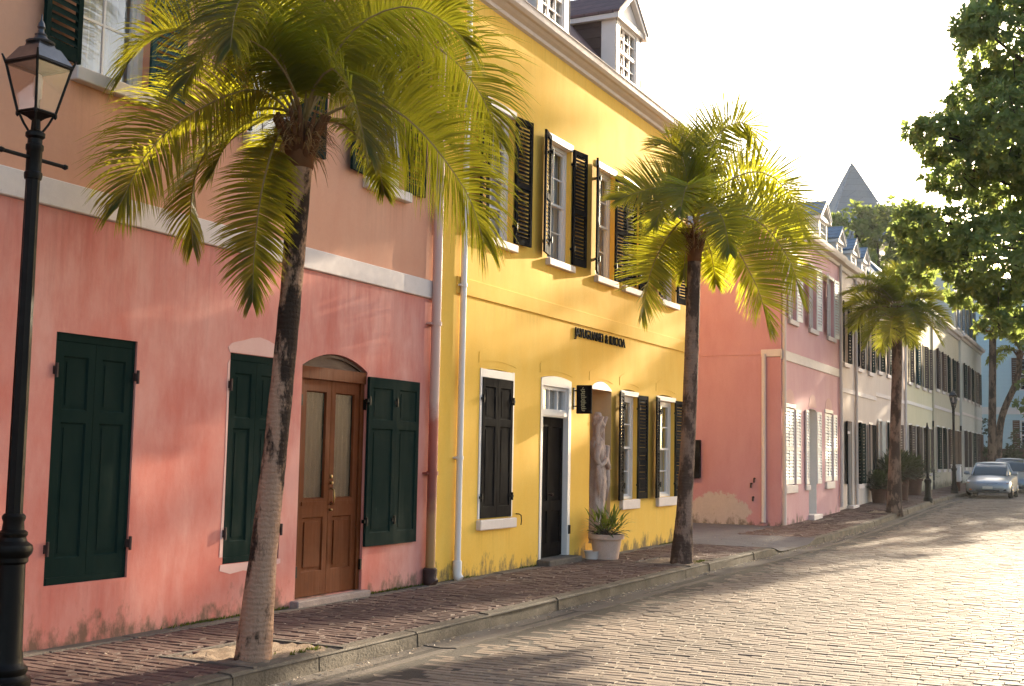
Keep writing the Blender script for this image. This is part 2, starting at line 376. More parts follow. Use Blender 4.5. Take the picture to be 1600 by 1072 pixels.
# ------------------------------------------------------------------ facade building blocks
def wall_panel(mb, x0, x1, z0, z1, holes, tf, mi=0, maxseg=None):
    """holes: dict(x0,x1,z0,z1,rise,depth,back(material index or None),inset). depth grows into the wall (+d)."""
    xs = {x0, x1}; zs = {z0, z1}
    for h in holes:
        xs |= {h['x0'], h['x1']}; zs |= {h['z0'], h['z1'] + h.get('rise', 0)}
    if maxseg:
        n = int((x1 - x0) / maxseg)
        for i in range(1, n): xs.add(x0 + (x1 - x0) * i / n)
    xs = sorted(xs); zs = sorted(zs)
    for i in range(len(xs) - 1):
        for j in range(len(zs) - 1):
            cx, cz = (xs[i] + xs[i + 1]) / 2, (zs[j] + zs[j + 1]) / 2
            if any(h['x0'] < cx < h['x1'] and h['z0'] < cz < h['z1'] + h.get('rise', 0) for h in holes): continue
            mb.face([tf(xs[i], 0, zs[j]), tf(xs[i + 1], 0, zs[j]), tf(xs[i + 1], 0, zs[j + 1]), tf(xs[i], 0, zs[j + 1])], mi)
    for h in holes:
        a, b, c, d = h['x0'], h['x1'], h['z0'], h['z1']; D = h['depth']; ins = h.get('inset', 0); jm = h.get('jamb', mi)
        r = h.get('rise', 0)
        top = []
        n = 12 if r else 1
        for k in range(n + 1):
            t = k / n; x = a + (b - a) * t
            z = d + r * (1 - (2 * t - 1) ** 2) if r else d
            top.append((x, z))
        if r:
            for k in range(n):
                (xa, za), (xb, zb) = top[k], top[k + 1]
                mb.face([tf(xa, 0, za), tf(xb, 0, zb), tf(xb, 0, d + r), tf(xa, 0, d + r)], mi)
        def ii(x, z):
            return (a + ins if abs(x - a) < 1e-6 else (b - ins if abs(x - b) < 1e-6 else x)), z
        mb.face([tf(a, 0, c), tf(a, 0, d), tf(a + ins, D, d - ins), tf(a + ins, D, c + ins)], jm)
        mb.face([tf(b, 0, d), tf(b, 0, c), tf(b - ins, D, c + ins), tf(b - ins, D, d - ins)], jm)
        mb.face([tf(b, 0, c), tf(a, 0, c), tf(a + ins, D, c + ins), tf(b - ins, D, c + ins)], jm)
        for k in range(n):
            (xa, za), (xb, zb) = top[k], top[k + 1]
            mb.face([tf(xa, 0, za), tf(xb, 0, zb), tf(ii(xb, 0)[0], D, zb - ins), tf(ii(xa, 0)[0], D, za - ins)], jm)
        if h.get('back') is not None:
            mb.face([tf(a + ins, D, c + ins), tf(b - ins, D, c + ins)] + [tf(ii(x, 0)[0], D, z - ins) for x, z in reversed(top)], h['back'])

def TF(F):
    return lambda x, d, z: (x, F + d, z)
def hingeTF(hx, hd, ang, F, flip):
    """local: x along the leaf from the hinge, d thickness (outer face d=0). ang 0 = flat on the wall."""
    s = -1 if flip else 1; ca, sa = math.cos(ang), math.sin(ang)
    def f(x, d, z):
        return (hx + s * (x * ca + d * sa), F + hd - x * sa + d * ca, z)
    return f

def louvre_leaf(mb, w, z0, z1, tf, th=.035, st=.055, pitch=.058, mid=None):
    if mid is None: mid = z0 + (z1 - z0) * .47
    mb.box(0, st, 0, th, z0, z1, 0, tf); mb.box(w - st, w, 0, th, z0, z1, 0, tf)
    rails = [(z0, z0 + .12), (mid - .045, mid + .045), (z1 - .075, z1)]
    for a, b in rails: mb.box(st, w - st, .002, th - .002, a, b, 0, tf)
    for (a, b) in ((rails[0][1], rails[1][0]), (rails[1][1], rails[2][0])):
        n = max(1, int((b - a) / pitch)); p = (b - a) / n
        for i in range(n):
            zc = a + (i + .5) * p; dz = random.uniform(-.004, .004)
            lo, hi = zc - p * .42, zc + p * .42
            # slat leaning out at the bottom
            mb.hexa([(st, -.002, lo + dz), (w - st, -.002, lo + dz), (w - st, .006, lo + .008 + dz), (st, .006, lo + .008 + dz),
                     (st, th - .008, hi + dz), (w - st, th - .008, hi + dz), (w - st, th, hi + .006 + dz), (st, th, hi + .006 + dz)], 0, tf)

def panel_leaf(mb, w, z0, z1, tf, th=.035, st=.075, split=.68, split2=None, inset=.014, dep=.014):
    zt = z0 + (z1 - z0) * split
    hs = [dict(x0=st, x1=w - st, z0=z0 + .15, z1=zt - .05, depth=dep, inset=inset, back=0),
          dict(x0=st, x1=w - st, z0=zt + .05, z1=z1 - .12, depth=dep, inset=inset, back=0)]
    wall_panel(mb, 0, w, z0, z1, hs, tf)
    # edges and back
    P = tf
    mb.face([P(0, 0, z0), P(0, 0, z1), P(0, th, z1), P(0, th, z0)]); mb.face([P(w, 0, z1), P(w, 0, z0), P(w, th, z0), P(w, th, z1)])
    mb.face([P(0, 0, z1), P(w, 0, z1), P(w, th, z1), P(0, th, z1)]); mb.face([P(w, 0, z0), P(0, 0, z0), P(0, th, z0), P(w, th, z0)])
    mb.face([P(0, th, z0), P(0, th, z1), P(w, th, z1), P(w, th, z0)])
    # thin raised field on each panel
    for h in hs:
        mb.box(h['x0'] + .045, h['x1'] - .045, dep - .006, dep - .001, h['z0'] + .045, h['z1'] - .045, 0, tf)

def hinges(house_part, hx, F, zs, mat):
    for z in zs:
        mb = MB(); mb.box(hx - .035, hx + .035, F - .028, F - .001, z - .02, z + .02)
        mb.tube([(hx, F - .03, z - .06), (hx, F - .03, z + .06)], .014, 8)
        mb.build('hinge', mat, house_part)

def sash_window(house, x0, x1, z0, z1, F, rec=.12, cols=2, rows=2, mat=None, sill=True, lintel=None, curtain='both', sillw=.06, sillh=.13, fr=.06, detail=True, silldep=.07):
    mat = mat or m_white
    tf = TF(F + rec); mb = MB()
    for a, b, c, d in ((x0, x0 + fr, z0, z1), (x1 - fr, x1, z0, z1), (x0 + fr, x1 - fr, z0, z0 + fr * .8), (x0 + fr, x1 - fr, z1 - fr, z1)):
        mb.box(a, b, -.02, .08, c, d, 0, tf)
    zm = (z0 + z1) / 2
    for (lo, hi, dd) in ((z0 + fr * .8, zm + .02, .03), (zm - .02, z1 - fr, .0)):
        a, b = x0 + fr, x1 - fr
        s = .04
        mb.box(a, a + s, dd, dd + .035, lo, hi, 0, tf); mb.box(b - s, b, dd, dd + .035, lo, hi, 0, tf)
        mb.box(a + s, b - s, dd + .001, dd + .034, lo, lo + s, 0, tf); mb.box(a + s, b - s, dd + .001, dd + .034, hi - s, hi, 0, tf)
        for i in range(1, cols):
            x = a + s + (b - a - 2 * s) * i / cols; mb.box(x - .011, x + .011, dd + .006, dd + .028, lo + s, hi - s, 0, tf)
        for j in range(1, rows):
            z = lo + s + (hi - lo - 2 * s) * j / rows; mb.box(a + s, b - s, dd + .008, dd + .026, z - .011, z + .011, 0, tf)
    w = mb.build('window', mat, house)
    pm = MB()
    pm.face([tf(x0 + fr, .017, zm), tf(x1 - fr, .017, zm), tf(x1 - fr, .017, z1 - fr), tf(x0 + fr, .017, z1 - fr)])
    pm.face([tf(x0 + fr, .047, z0 + fr), tf(x1 - fr, .047, z0 + fr), tf(x1 - fr, .047, zm), tf(x0 + fr, .047, zm)])
    pm.build('pane', m_pane, w)
    if curtain:
        cm = MB(); wd = x1 - x0
        spans = {'both': ((x0, x0 + wd * .40), (x1 - wd * .40, x1)), 'full': ((x0, x1),), 'left': ((x0, x0 + wd * .55),)}[curtain]
        for a, b in spans:
            n = max(6, int((b - a) / .03)); prev = None
            for i in range(n + 1):
                x = a + (b - a) * i / n; d = .13 + .02 * math.sin(i * 1.7) + .008 * math.sin(i * 4.1 + a)
                cur = (tf(x, d, z0 + .02), tf(x, d, z1))
                if prev: cm.face([prev[0], cur[0], cur[1], prev[1]])
                prev = cur
        cm.build('curtain', m_curtain, w, smooth=True)
    if sill:
        sb = MB(); sb.box(x0 - sillw, x1 + sillw, F - silldep, F + rec - .021, z0 - sillh, z0 - .002)
        sb.build('sill', m_trim, w, bevel=.008)
    if lintel:
        lb = MB(); lb.box(x0 - .03, x1 + .03, F - .022, F + rec - .021, z1 + .002, z1 + lintel)
        lb.build('lintel', m_white, w, bevel=.006)
    return w

def shutter_pair(house, x0, x1, z0, z1, F, w, mat, al=R(12), ar=R(4), offl=-.06, offr=-.03, left=True, right=True, kind='louvre', lh=True, pitch=.058, label=None):
    out = []
    for side, ang, off, on in (('l', al, offl, left), ('r', ar, offr, right)):
        if not on: continue
        hx = x0 if side == 'l' else x1
        tf = hingeTF(hx, off, ang, F, side == 'l'); mb = MB()
        if kind == 'louvre': louvre_leaf(mb, w, z0, z1, tf, pitch=pitch)
        else: panel_leaf(mb, w, z0, z1, tf)
        s = mb.build('shutter', mat, house)
        out.append(s)
        if lh:
            for z in (z0 + .25, z1 - .25):
                hb = MB(); sg = -1 if side == 'l' else 1
                hb.box(hx - .03, hx + .03, F + off - .022, F - .001, z - .018, z + .018)
                hb.tube([(hx, F + off - .02, z - .05), (hx, F + off - .02, z + .05)], .013, 6)
                hb.build('hinge', m_iron, s)
    return out

# ------------------------------------------------------------------ ground, road, pavement (setting)
FY = 7.87          # facade plane of the near houses
KY = 5.88          # kerb face
RZ = -0.135        # top of the road bricks below the pavement
def strip_sheet(name, mat, xs, y0, y1, dz, ny=1, extra=None):
    mb = MB()
    ys = [y0 + (y1 - y0) * j / ny for j in range(ny + 1)]
    n0 = len(xs)
    for x in xs:
        for y in ys: mb.v.append((x, y, zg(x) + dz))
    k = ny + 1
    for i in range(n0 - 1):
        for j in range(ny):
            mb.f.append((i * k + j, (i + 1) * k + j, (i + 1) * k + j + 1, i * k + j + 1)); mb.m.append(0)
    o = mb.build(name, mat, smooth=True); tag(o, kind='structure'); return o
XS = [-40, -20, -5, 5, 15, 22] + [24 + 2 * i for i in range(33)] + [95, 110, 150, 250]
strip_sheet('ground', m_earth, XS, -140, 140, -.30)
strip_sheet('road', m_mortar, [x for x in XS if x <= 110], -4.5, KY + .05, RZ - .018)

def brick_field(name, mat, x0, x1, y0, y1, rowx, leny, zfun, gap=.012, hgt=.03, bev=.010, tilt=.02, jit=.003, skip=None, stack=.5, wav=.012):
    """courses run across the street (along y)"""
    v = []; f = []
    rng = random.Random(3)
    n = int((x1 - x0) / rowx)
    for i in range(n):
        xa = x0 + i * rowx; off = rng.random() * leny
        y = y0 - off
        while y < y1:
            L = leny * rng.uniform(.82, 1.18)
            ya, yb = max(y, y0), min(y + L, y1); y += L
            if yb - ya < .05: continue
            w = wav * math.sin(ya * 1.9 + xa * .7) + wav * .7 * math.sin(ya * .63 - xa * .31)
            a = xa + gap / 2 + rng.uniform(-jit, jit) + w; b = xa + rowx - gap / 2 + rng.uniform(-jit, jit) + w
            c = ya + gap * .16; d = yb - gap * .16
            cx = (a + b) / 2; cyy = (c + d) / 2
            if skip and skip(cx, cyy): continue
            zt = zfun(cx, cyy) + rng.uniform(-.004, .004)
            tx, ty = rng.gauss(0, tilt), rng.gauss(0, tilt)
            def Z(px, py): return zt + (px - cx) * tx + (py - cyy) * ty
            k = len(v)
            for (px, py) in ((a, c), (b, c), (b, d), (a, d)): v.append((px, py, zt - hgt))
            e = bev * .55
            for (px, py) in ((a, c), (b, c), (b, d), (a, d)): v.append((px + (e if px == a else -e) * .2, py + (e if py == c else -e) * .2, Z(px, py) - bev * .8))
            for (px, py) in ((a, c), (b, c), (b, d), (a, d)): v.append((px + (bev if px == a else -bev), py + (bev if py == c else -bev) * .35, Z(px, py)))
            for s in (0, 4):
                for j in range(4):
                    j2 = (j + 1) % 4; f.append((k + s + j, k + s + j2, k + s + 4 + j2, k + s + 4 + j))
            f.append((k + 8, k + 9, k + 10, k + 11))
    me = bpy.data.meshes.new(name); me.from_pydata(v, [], f); me.materials.append(mat)
    o = bpy.data.objects.new(name, me); col.objects.link(o); tag(o, kind='structure'); return o

def crown(y): return .05 * (1 - ((y - .7) / 5.2) ** 2)
brick_field('road_bricks', m_road, 3.2, 50, -3.6, KY - .36, .112, .215, lambda x, y: zg(x) + RZ + crown(y) - .03, gap=.012, tilt=.013, bev=.009, hgt=.05)
brick_field('road_bricks_distant', m_road, 50, 84, -3.6, KY - .36, .27, .47, lambda x, y: zg(x) + RZ + crown(y) - .03, gap=.02, tilt=.016, bev=.02, hgt=.05)

strip_sheet('pavement', m_mortar, [x for x in XS if x < 22.5] + [22.85], KY, 8.4, -.022)
strip_sheet('pavement', m_mortar, [26.45] + [x for x in XS if 26.5 < x <= 110], KY, 8.4, -.022)
strip_sheet('pavement', m_mortar, [22.85, 24, 26.45], 7.55, 8.4, -.022)
strip_sheet('alley', m_apron, [23.3, 24, 25, 26, 27, 28, 29, 30], 7.60, 16, -.004)
PITS = [(7.58, 8.72, 5.96, 6.80), (18.15, 19.25, 5.98, 6.85), (36.9, 38.0, 5.98, 6.7)]
def skipwalk(x, y):
    if any(a - .06 < x < b + .06 and c - .06 < y < d + .06 for a, b, c, d in PITS): return True
    if 22.9 < x < 26.45 and y < 7.7: return True
    if 22.6 < x < 30 and y > 7.6: return True
    return False
brick_field('pavement_bricks', m_walk, 2.6, 40, KY + .16, FY - .16, .105, .215, lambda x, y: zg(x), gap=.010, tilt=.022, bev=.010, hgt=.03, skip=skipwalk, wav=.02)
brick_field('pavement_bricks_distant', m_walk, 40, 84, KY + .16, 7.65, .21, .43, lambda x, y: zg(x), gap=.014, tilt=.014, bev=.014, hgt=.03, skip=skipwalk)
# narrow stone edging against the house walls
mb = MB(); x = 2.6
rng = random.Random(5)
while x < 23.0:
    L = rng.uniform(.9, 1.8); mb.box(x + .006, min(x + L, 23.2) - .006, FY - .155, FY + .02, -.05, .004 + rng.uniform(-.006, .008)); x += L
o = mb.build('pavement_edging', m_gutter, bevel=.01); tag(o, kind='structure')
# sloping crossing into the alley
mb = MB()
nx, ny = 14, 8
for i in range(nx + 1):
    for j in range(ny + 1):
        xx = 22.85 + 3.6 * i / nx; yy = KY + (7.62 - KY) * j / ny
        e = min(1, min(i, nx - i) / 2.5)
        mb.v.append((xx, yy, zg(xx) + .002 + (-.105) * (1 - smooth01(j / ny * 1.15)) * e))
for i in range(nx):
    for j in range(ny):
        a = i * (ny + 1) + j; mb.f.append((a, a + ny + 1, a + ny + 2, a + 1)); mb.m.append(0)
o = mb.build('pavement_crossing', m_apron, smooth=True); tag(o, kind='structure')

# kerb stones
mb = MB(); rng = random.Random(11)
x = 2.0
while x < 84:
    L = 1.2 if abs(x - 8) > 1 else 1.1
    L *= rng.uniform(.85, 1.5)
    xa, xb = x + .005, x + L - .005; x += L
    dy = rng.uniform(-.012, .012); dz = rng.uniform(-.008, .006)
    n = 8; rings = []
    for i in range(n + 1):
        t = i / n; xx = xa + (xb - xa) * t; zz = zg(xx) + dz + rng.uniform(-.004, .004); jy = rng.uniform(-.005, .005)
        zt = zz - .105 * max(0, min(1, min(xx - 22.85, 26.45 - xx) / .64))
        fy = KY + dy + jy
        rings.append([(xx, fy + .03, zg(xx) - .3), (xx, fy + .004, zg(xx) - .15), (xx, fy + .012, zt - .03), (xx, fy + .035, zt - .004), (xx, KY + .155, zt + .002), (xx, KY + .155, zg(xx) - .3)])
    mb.ring_loft(rings)
o = mb.build('kerb', m_kerb, smooth='auto'); tag(o, kind='structure')
# stone gutter at the foot of the kerb
mb = MB(); x = 2.0
while x < 84:
    L = rng.uniform(1.2, 2.2); xa, xb = x + .006, x + L - .006; x += L
    dz = rng.uniform(-.006, .006)
    rings = []
    for i in range(5):
        xx = xa + (xb - xa) * i / 4
        rings.append([(xx, KY - .355, zg(xx) - .3), (xx, KY - .35, zg(xx) + RZ + dz - .004), (xx, KY - .18, zg(xx) + RZ - .018 + dz), (xx, KY + .01, zg(xx) + RZ - .006 + dz), (xx, KY + .01, zg(xx) - .3)])
    mb.ring_loft(rings)
o = mb.build('road_gutter', m_gutter, smooth='auto'); tag(o, kind='structure')
# planting pits: soil and thin stone rim
for (a, b, c, d) in PITS:
    mb = MB(); n = 14; rng = random.Random(int(a * 10))
    for i in range(n + 1):
        for j in range(n + 1):
            e = min(i, j, n - i, n - j)
            xx = a + (b - a) * i / n; mb.v.append((xx, c + (d - c) * j / n, zg(xx) - .004 + (rng.uniform(-.010, .026) if e else -.01)))
    for i in range(n):
        for j in range(n):
            q_ = i * (n + 1) + j; mb.f.append((q_, q_ + n + 1, q_ + n + 2, q_ + 1)); mb.m.append(0)
    o = mb.build('ground_soil', m_dirt, smooth=True); tag(o, kind='structure')
    mb = MB(); z = zg(a)
    for (p0, p1, q0, q1) in ((a - .05, a, c - .05, d + .05), (b, b + .05, c - .05, d + .05), (a, b, d, d + .05)):
        mb.box(p0, p1, q0, q1, z - .12, z + .006 + rng.uniform(0, .006))
    o = mb.build('pavement_rim', m_gutter, bevel=.008); tag(o, kind='structure')
# leaf litter and grit along the gutter, moss along the wall foot
mb = MB(); rng = random.Random(21)
for i in range(900):
    xx = rng.uniform(5, 34); yy = KY - abs(rng.gauss(0, .10)) - .015 if rng.random() < .62 else rng.uniform(KY + .2, FY - .1)
    if yy > KY: zz = zg(xx) + .012
    else: zz = zg(xx) + RZ + .006
    s = rng.uniform(.006, .018) * (1 if yy < KY else .8); a = rng.uniform(0, 6.28)
    ca, sa = math.cos(a) * s, math.sin(a) * s
    h = s * rng.uniform(.3, 1.0)
    mb.face([(xx - ca * 1.5, yy - sa * 1.5, zz), (xx + sa * .7, yy - ca * .7, zz + h), (xx + ca * 1.5, yy + sa * 1.5, zz), (xx - sa * .7, yy + ca * .7, zz + h * .6)])
o = mb.build('leaf_litter', leafmat('litter', [(0, (.30, .20, .12)), (.5, (.55, .45, .34)), (1, (.2, .11, .06))], (.5, .4, .3), .2)); tag(o, kind='stuff')
mb = MB(); rng = random.Random(31)
for i in range(1500):
    cl = rng.choice([9.1, 9.5, 10.1, 10.35, 12.1, 12.6, 13.2, 14.3, 16.3, 22.4, 23.1, 18.85, 19.0, 8.4, 18.95])
    if cl in (8.4, 18.85, 19.0, 18.95): bx, by, zz = cl + rng.gauss(0, .10), 6.02 + abs(rng.gauss(0, .05)), 0
    else: bx, by, zz = cl + rng.gauss(0, .2), FY - abs(rng.gauss(0, .018)) - .004, .004
    s = rng.uniform(.006, .022); a = rng.uniform(0, 6.28); h = rng.uniform(.008, .04)
    mb.face([(bx - s * math.cos(a), by - s * math.sin(a) * .5, zz), (bx + s * math.cos(a), by + s * math.sin(a) * .5, zz), (bx + rng.uniform(-.02, .02), by - .01, zz + h)])
o = mb.build('moss_weeds', m_moss); tag(o, kind='stuff')

# ------------------------------------------------------------------ near pink house
tf = TF(FY)
pink = thing('salmon_house', 'nearest salmon pink stucco house with dark green shutters and arched brown double door', 'house', (6.0, FY, 0))
P_HOLES = [dict(x0=7.27, x1=8.2, z0=.51, z1=2.60, depth=.07),
           dict(x0=9.48, x1=10.37, z0=.53, z1=2.61, depth=.06),
           dict(x0=10.67, x1=11.94, z0=.07, z1=2.58, rise=.16, depth=.16),
           dict(x0=4.9, x1=5.8, z0=.51, z1=2.60, depth=.07)]
mb = MB()
wall_panel(mb, -3, 13.55, -.05, 3.62, P_HOLES, tf, 0, .8)
UP = [dict(x0=a, x1=a + .86, z0=4.86, z1=6.85, depth=.2, back=None) for a in (7.32, 9.6, 11.78)]
wall_panel(mb, -3, 13.55, 3.86, 8.05, UP, tf, 1, .8)
mb.face([tf(-3, 8, -.05), tf(-3, 0, -.05), tf(-3, 0, 8.05), tf(-3, 8, 8.05)], 1)
mb.face([tf(-3, 0, 8.05), tf(13.55, 0, 8.05), tf(13.55, 8, 8.05), tf(-3, 8, 8.05)], 1)
mb.build('wall', [m_pink, m_pinkup], pink)
mb = MB(); mb.box(-3, 13.55, FY + .12, FY + .3, 3.61, 3.87); mb.build('wall_core', m_pink, pink)
mb = MB(); mb.box(-3, 13.56, FY - .035, FY + .12, 3.625, 3.855); mb.build('string_band', m_trim, pink, bevel=.008)
mb = MB(); mb.box(-3, 13.5, FY - .22, FY + .1, 8.05, 8.3); mb.build('cornice', m_trim, pink, bevel=.01)
mb = MB(); mb.hexa([(-3, FY - .2, 8.30), (13.5, FY - .2, 8.30), (13.5, FY + 4, 8.30), (-3, FY + 4, 8.30), (-3, FY + 3.9, 13), (13.5, FY + 3.9, 13), (13.5, FY + 4, 13), (-3, FY + 4, 13)]); mb.build('roof', m_roof, pink)
# closed panelled shutters set in the openings
for (a, b, z0, z1, dp) in ((7.27, 8.2, .51, 2.60, .07), (9.48, 10.37, .53, 2.61, .06), (4.9, 5.8, .51, 2.60, .07)):
    mb = MB()
    for (p, q_, r, s) in ((a + .002, a + .035, z0 + .002, z1 - .002), (b - .035, b - .002, z0 + .002, z1 - .002), (a + .035, b - .035, z1 - .07, z1 - .002), (a + .035, b - .035, z0 + .002, z0 + .06)):
        mb.box(p, q_, .018, dp + .03, r, s, 0, tf)
    fr = mb.build('shutter_frame', m_green, pink, bevel=.004)
    w = (b - a - .07) / 2 - .002
    for side in (0, 1):
        hx = a + .035 if side == 0 else b - .035
        mb = MB(); panel_leaf(mb, w, z0 + .062, z1 - .072, hingeTF(hx, .022, 0, FY, side == 1))
        s = mb.build('shutter', m_green, pink)
        ex = a if side == 0 else b
        for z in (z0 + .30, z1 - .32):
            hm = MB(); hm.box(ex - .022, ex + .024, FY - .014, FY + .03, z - .035, z + .035)
            hm.tube([(ex, FY - .024, z - .06), (ex, FY - .024, z + .06)], .014, 6)
            hm.build('hinge', m_rust, s)
# lighter plaster patches round the second opening, thin worn render
mb = MB()
pts = [(9.42 + .5 * (1 - math.cos(t)) * 1.02, 2.615 + .17 * math.sin(t) * (1 + .1 * math.sin(5 * t))) for t in [math.pi * i / 12 for i in range(13)]]
mb.prism([(9.46, 2.615)] + pts[1:-1] + [(10.42, 2.615)], -.004, .02, tf)
mb.prism([(9.45, .527), (9.44, .47), (9.6, .43), (9.8, .45), (10.0, .42), (10.2, .45), (10.4, .48), (10.4, .527)], -.004, .02, tf)
mb.prism([(9.43, .6), (9.476, .6), (9.476, 2.55), (9.44, 2.5), (9.455, 1.6)], -.003, .02, tf)
mb.build('plaster_patch', m_pinklight, pink)
# arched door
mb = MB(); a, b = 10.67, 11.94
mb.box(a + .002, a + .075, .03, .15, .075, 2.50, 0, tf); mb.box(b - .075, b - .002, .03, .15, .075, 2.50, 0, tf)
mb.box(a + .002, b - .002, .012, .15, 2.44, 2.575, 0, tf)
n = 12; arch = []
for k in range(n + 1):
    t = k / n; arch.append((a + .004 + (b - a - .008) * t, 2.578 + .15 * (1 - (2 * t - 1) ** 2)))
fanl = MB(); fanl.prism(arch, .07, .12, tf)
fanl.prism([(x, z - .03) for x, z in arch] + [(x, z + .002) for x, z in reversed(arch)], .04, .07, tf)
mb2 = mb.build('door_frame', m_wood, pink, bevel=.004)
fanl.build('arched_fanlight', m_wooddk, pink)
w = (b - a - .15) / 2 - .003
for side in (0, 1):
    hx = a + .075 if side == 0 else b - .075
    T = hingeTF(hx, .055, 0, FY, side == 1)
    mb = MB(); z0, z1 = .08, 2.44
    hs = [dict(x0=.095, x1=w - .085, z0=1.13, z1=z1 - .13, depth=.022, inset=.012, back=None),
          dict(x0=.095, x1=w - .085, z0=z0 + .26, z1=.93, depth=.016, inset=.014, back=0)]
    wall_panel(mb, 0, w, z0, z1, hs, T)
    mb.face([T(0, 0, z0), T(0, 0, z1), T(0, .05, z1), T(0, .05, z0)]); mb.face([T(w, 0, z1), T(w, 0, z0), T(w, .05, z0), T(w, .05, z1)])
    mb.box(.14, w - .13, .004, .015, z0 + .31, .88, 0, T)
    mb.box(.06, w - .05, -.012, 0, 1.06, 1.10, 0, T)
    d = mb.build('door', m_wood, pink)
    g = MB(); g.face([T(.10, .024, 1.14), T(w - .09, .024, 1.14), T(w - .09, .024, z1 - .14), T(.10, .024, z1 - .14)]); g.build('pane', m_doorpane, d)
    g = MB(); k = 9; prev = None
    for i in range(k + 1):
        x = .09 + (w - .17) * i / k; dd = .05 + .008 * (i % 2)
        cur = (T(x, dd, 1.1), T(x, dd, z1 - .1))
        if prev: g.face([prev[0], cur[0], cur[1], prev[1]])
        prev = cur
    g.build('blind', m_curtain2, d)
    if side == 1:
        g = MB()
        px = w - .035
        g.tube([T(px, -.004, 1.06), T(px, -.05, 1.08), T(px, -.055, 1.16), T(px, -.05, 1.22), T(px, -.004, 1.24)], .011, 8)
        g.tube([T(px, -.004, 1.30), T(px, -.028, 1.30)], .018, 10); g.tube([T(px, -.004, 1.37), T(px, -.014, 1.37)], .022, 10)
        g.tube([T(px, -.004, 1.0), T(px, -.03, 1.0)], .015, 10)
        g.build('handle', m_brass, d, smooth=True)
    ex = a if side == 0 else b
    for z in (.36, 2.2):
        hm = MB(); hm.box(ex - .03 if side else ex + .002, ex - .002 if side else ex + .03, FY + .0, FY + .04, z - .06, z + .06)
        hm.build('hinge', m_iron, d)
m_step = groundmat('worn_step_stone', [(.3, (.20, .14, .12)), (.7, (.36, .27, .23))], 5)
mb = MB(); mb.box(10.60, 12.0, FY - .10, FY + .2, -.02, .068); mb.build('doorstep', m_step, pink, bevel=.012)
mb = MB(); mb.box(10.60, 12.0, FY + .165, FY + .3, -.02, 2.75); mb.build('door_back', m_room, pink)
# bifold shutter leaves folded open beside the door
for i, (x0, x1, ang, off) in enumerate(((11.93, 12.50, R(2), -.045), (12.505, 13.06, R(-1.2), -.062))):
    T = hingeTF(x0, off, ang, FY, False); mb = MB(); panel_leaf(mb, x1 - x0, .56, 2.53, T, split=.72)
    s = mb.build('shutter', m_green, pink)
    for z in (.85, 2.25):
        hm = MB(); hm.box(x0 - .05, x0 + .03, FY + off - .012, FY + off + .03, z - .02, z + .02); hm.tube([(x0 - .005, FY + off - .012, z - .05), (x0 - .005, FY + off - .012, z + .05)], .014, 6)
        hm.build('hinge', m_iron, s)
# upper windows
for i, a in enumerate((7.32, 9.6, 11.78)):
    sash_window(pink, a, a + .86, 4.86, 6.85, FY, rec=.10, cols=2, rows=2, sillw=.06, sillh=.12, curtain='full' if i == 0 else 'both', silldep=.09)
    shutter_pair(pink, a, a + .86, 4.88, 6.83, FY, .43, m_green if i != 0 else m_green, lh=False, al=R(6), left=True, right=False, pitch=.075)
    shutter_pair(pink, a, a + .86, 4.88, 6.83, FY, .43, m_teal if i == 0 else m_green, lh=False, left=False, right=True, pitch=.075)
# drainpipe
def drainpipe(house, x, y, z0, z1, r, mat, boot=None, bootz=.26, clips=()):
    mb = MB(); mb.tube([(x, y, z0), (x, y, z1)], r, 12)
    for z in clips: mb.tube([(x, y, z - .025), (x, y, z + .025)], r * 1.22, 12); mb.box(x - r * 1.7, x + r * 1.7, y + .2 * r, y + r + .05, z - .012, z + .012)
    p = mb.build('drainpipe', mat, house, smooth='auto')
    if boot:
        b = MB(); b.tube([(x, y, bootz + .02), (x, y, bootz), (x, y, .10), (x, y - .01, .05), (x + .0, y - .05, .012)], [r * 1.2, r * 1.45, r * 1.4, r * 1.5, r * 1.35], 12)
        b.build('pipe_boot', boot, p, smooth='auto')
    return p
def pipemat():
    m, nt, b = newmat('stained_pipe_paint'); p = pos(nt); z = sep(nt, p)[2]
    zz = math_(nt, 'ADD', z, math_(nt, 'MULTIPLY', math_(nt, 'SUBTRACT', noise(nt, p, 6, 5, .7), .5), .5))
    zn = math_(nt, 'DIVIDE', zz, 8.0)
    c = ramp(nt, zn, [(0, (.10, .05, .02)), (.035, (.34, .17, .05)), (.10, (.36, .16, .06)), (.135, (.22, .05, .03)), (.22, (.36, .075, .045)), (.25, (.40, .09, .05)), (.29, (.58, .36, .28)), (1, (.60, .38, .34))])
    nt.links.new(c, b.inputs['Base Color']); b.inputs['Roughness'].default_value = .55
    return m
drainpipe(pink, 13.36, FY - .085, .1, 8.05, .062, pipemat(), m_rust, .2, (1.4, 3.3, 5.2, 7.0))

# ------------------------------------------------------------------ yellow house
yel = thing('yellow_house', 'yellow stucco house with black louvred shutters, roof dormers and raised lettering', 'house', (13.55, FY, 0))
Y0, Y1 = 13.56, 23.65
U = [(14.80, 15.66), (16.86, 17.75), (18.80, 19.66), (20.08, 20.86), (22.05, 22.98)]
YH = [dict(x0=14.74, x1=15.80, z0=.76, z1=2.82, depth=.03, rise=.03),
      dict(x0=16.72, x1=17.86, z0=.06, z1=2.84, depth=.12, rise=.05),
      dict(x0=18.66, x1=19.60, z0=.22, z1=2.80, depth=.42, rise=.13, back=1, jamb=1),
      dict(x0=20.05, x1=20.87, z0=.90, z1=2.82, depth=.2, rise=.04),
      dict(x0=21.92, x1=22.95, z0=.90, z1=2.82, depth=.2, rise=.04)]
mb = MB()
wall_panel(mb, Y0, Y1, -.05, 3.80, YH, tf, 0, .8)
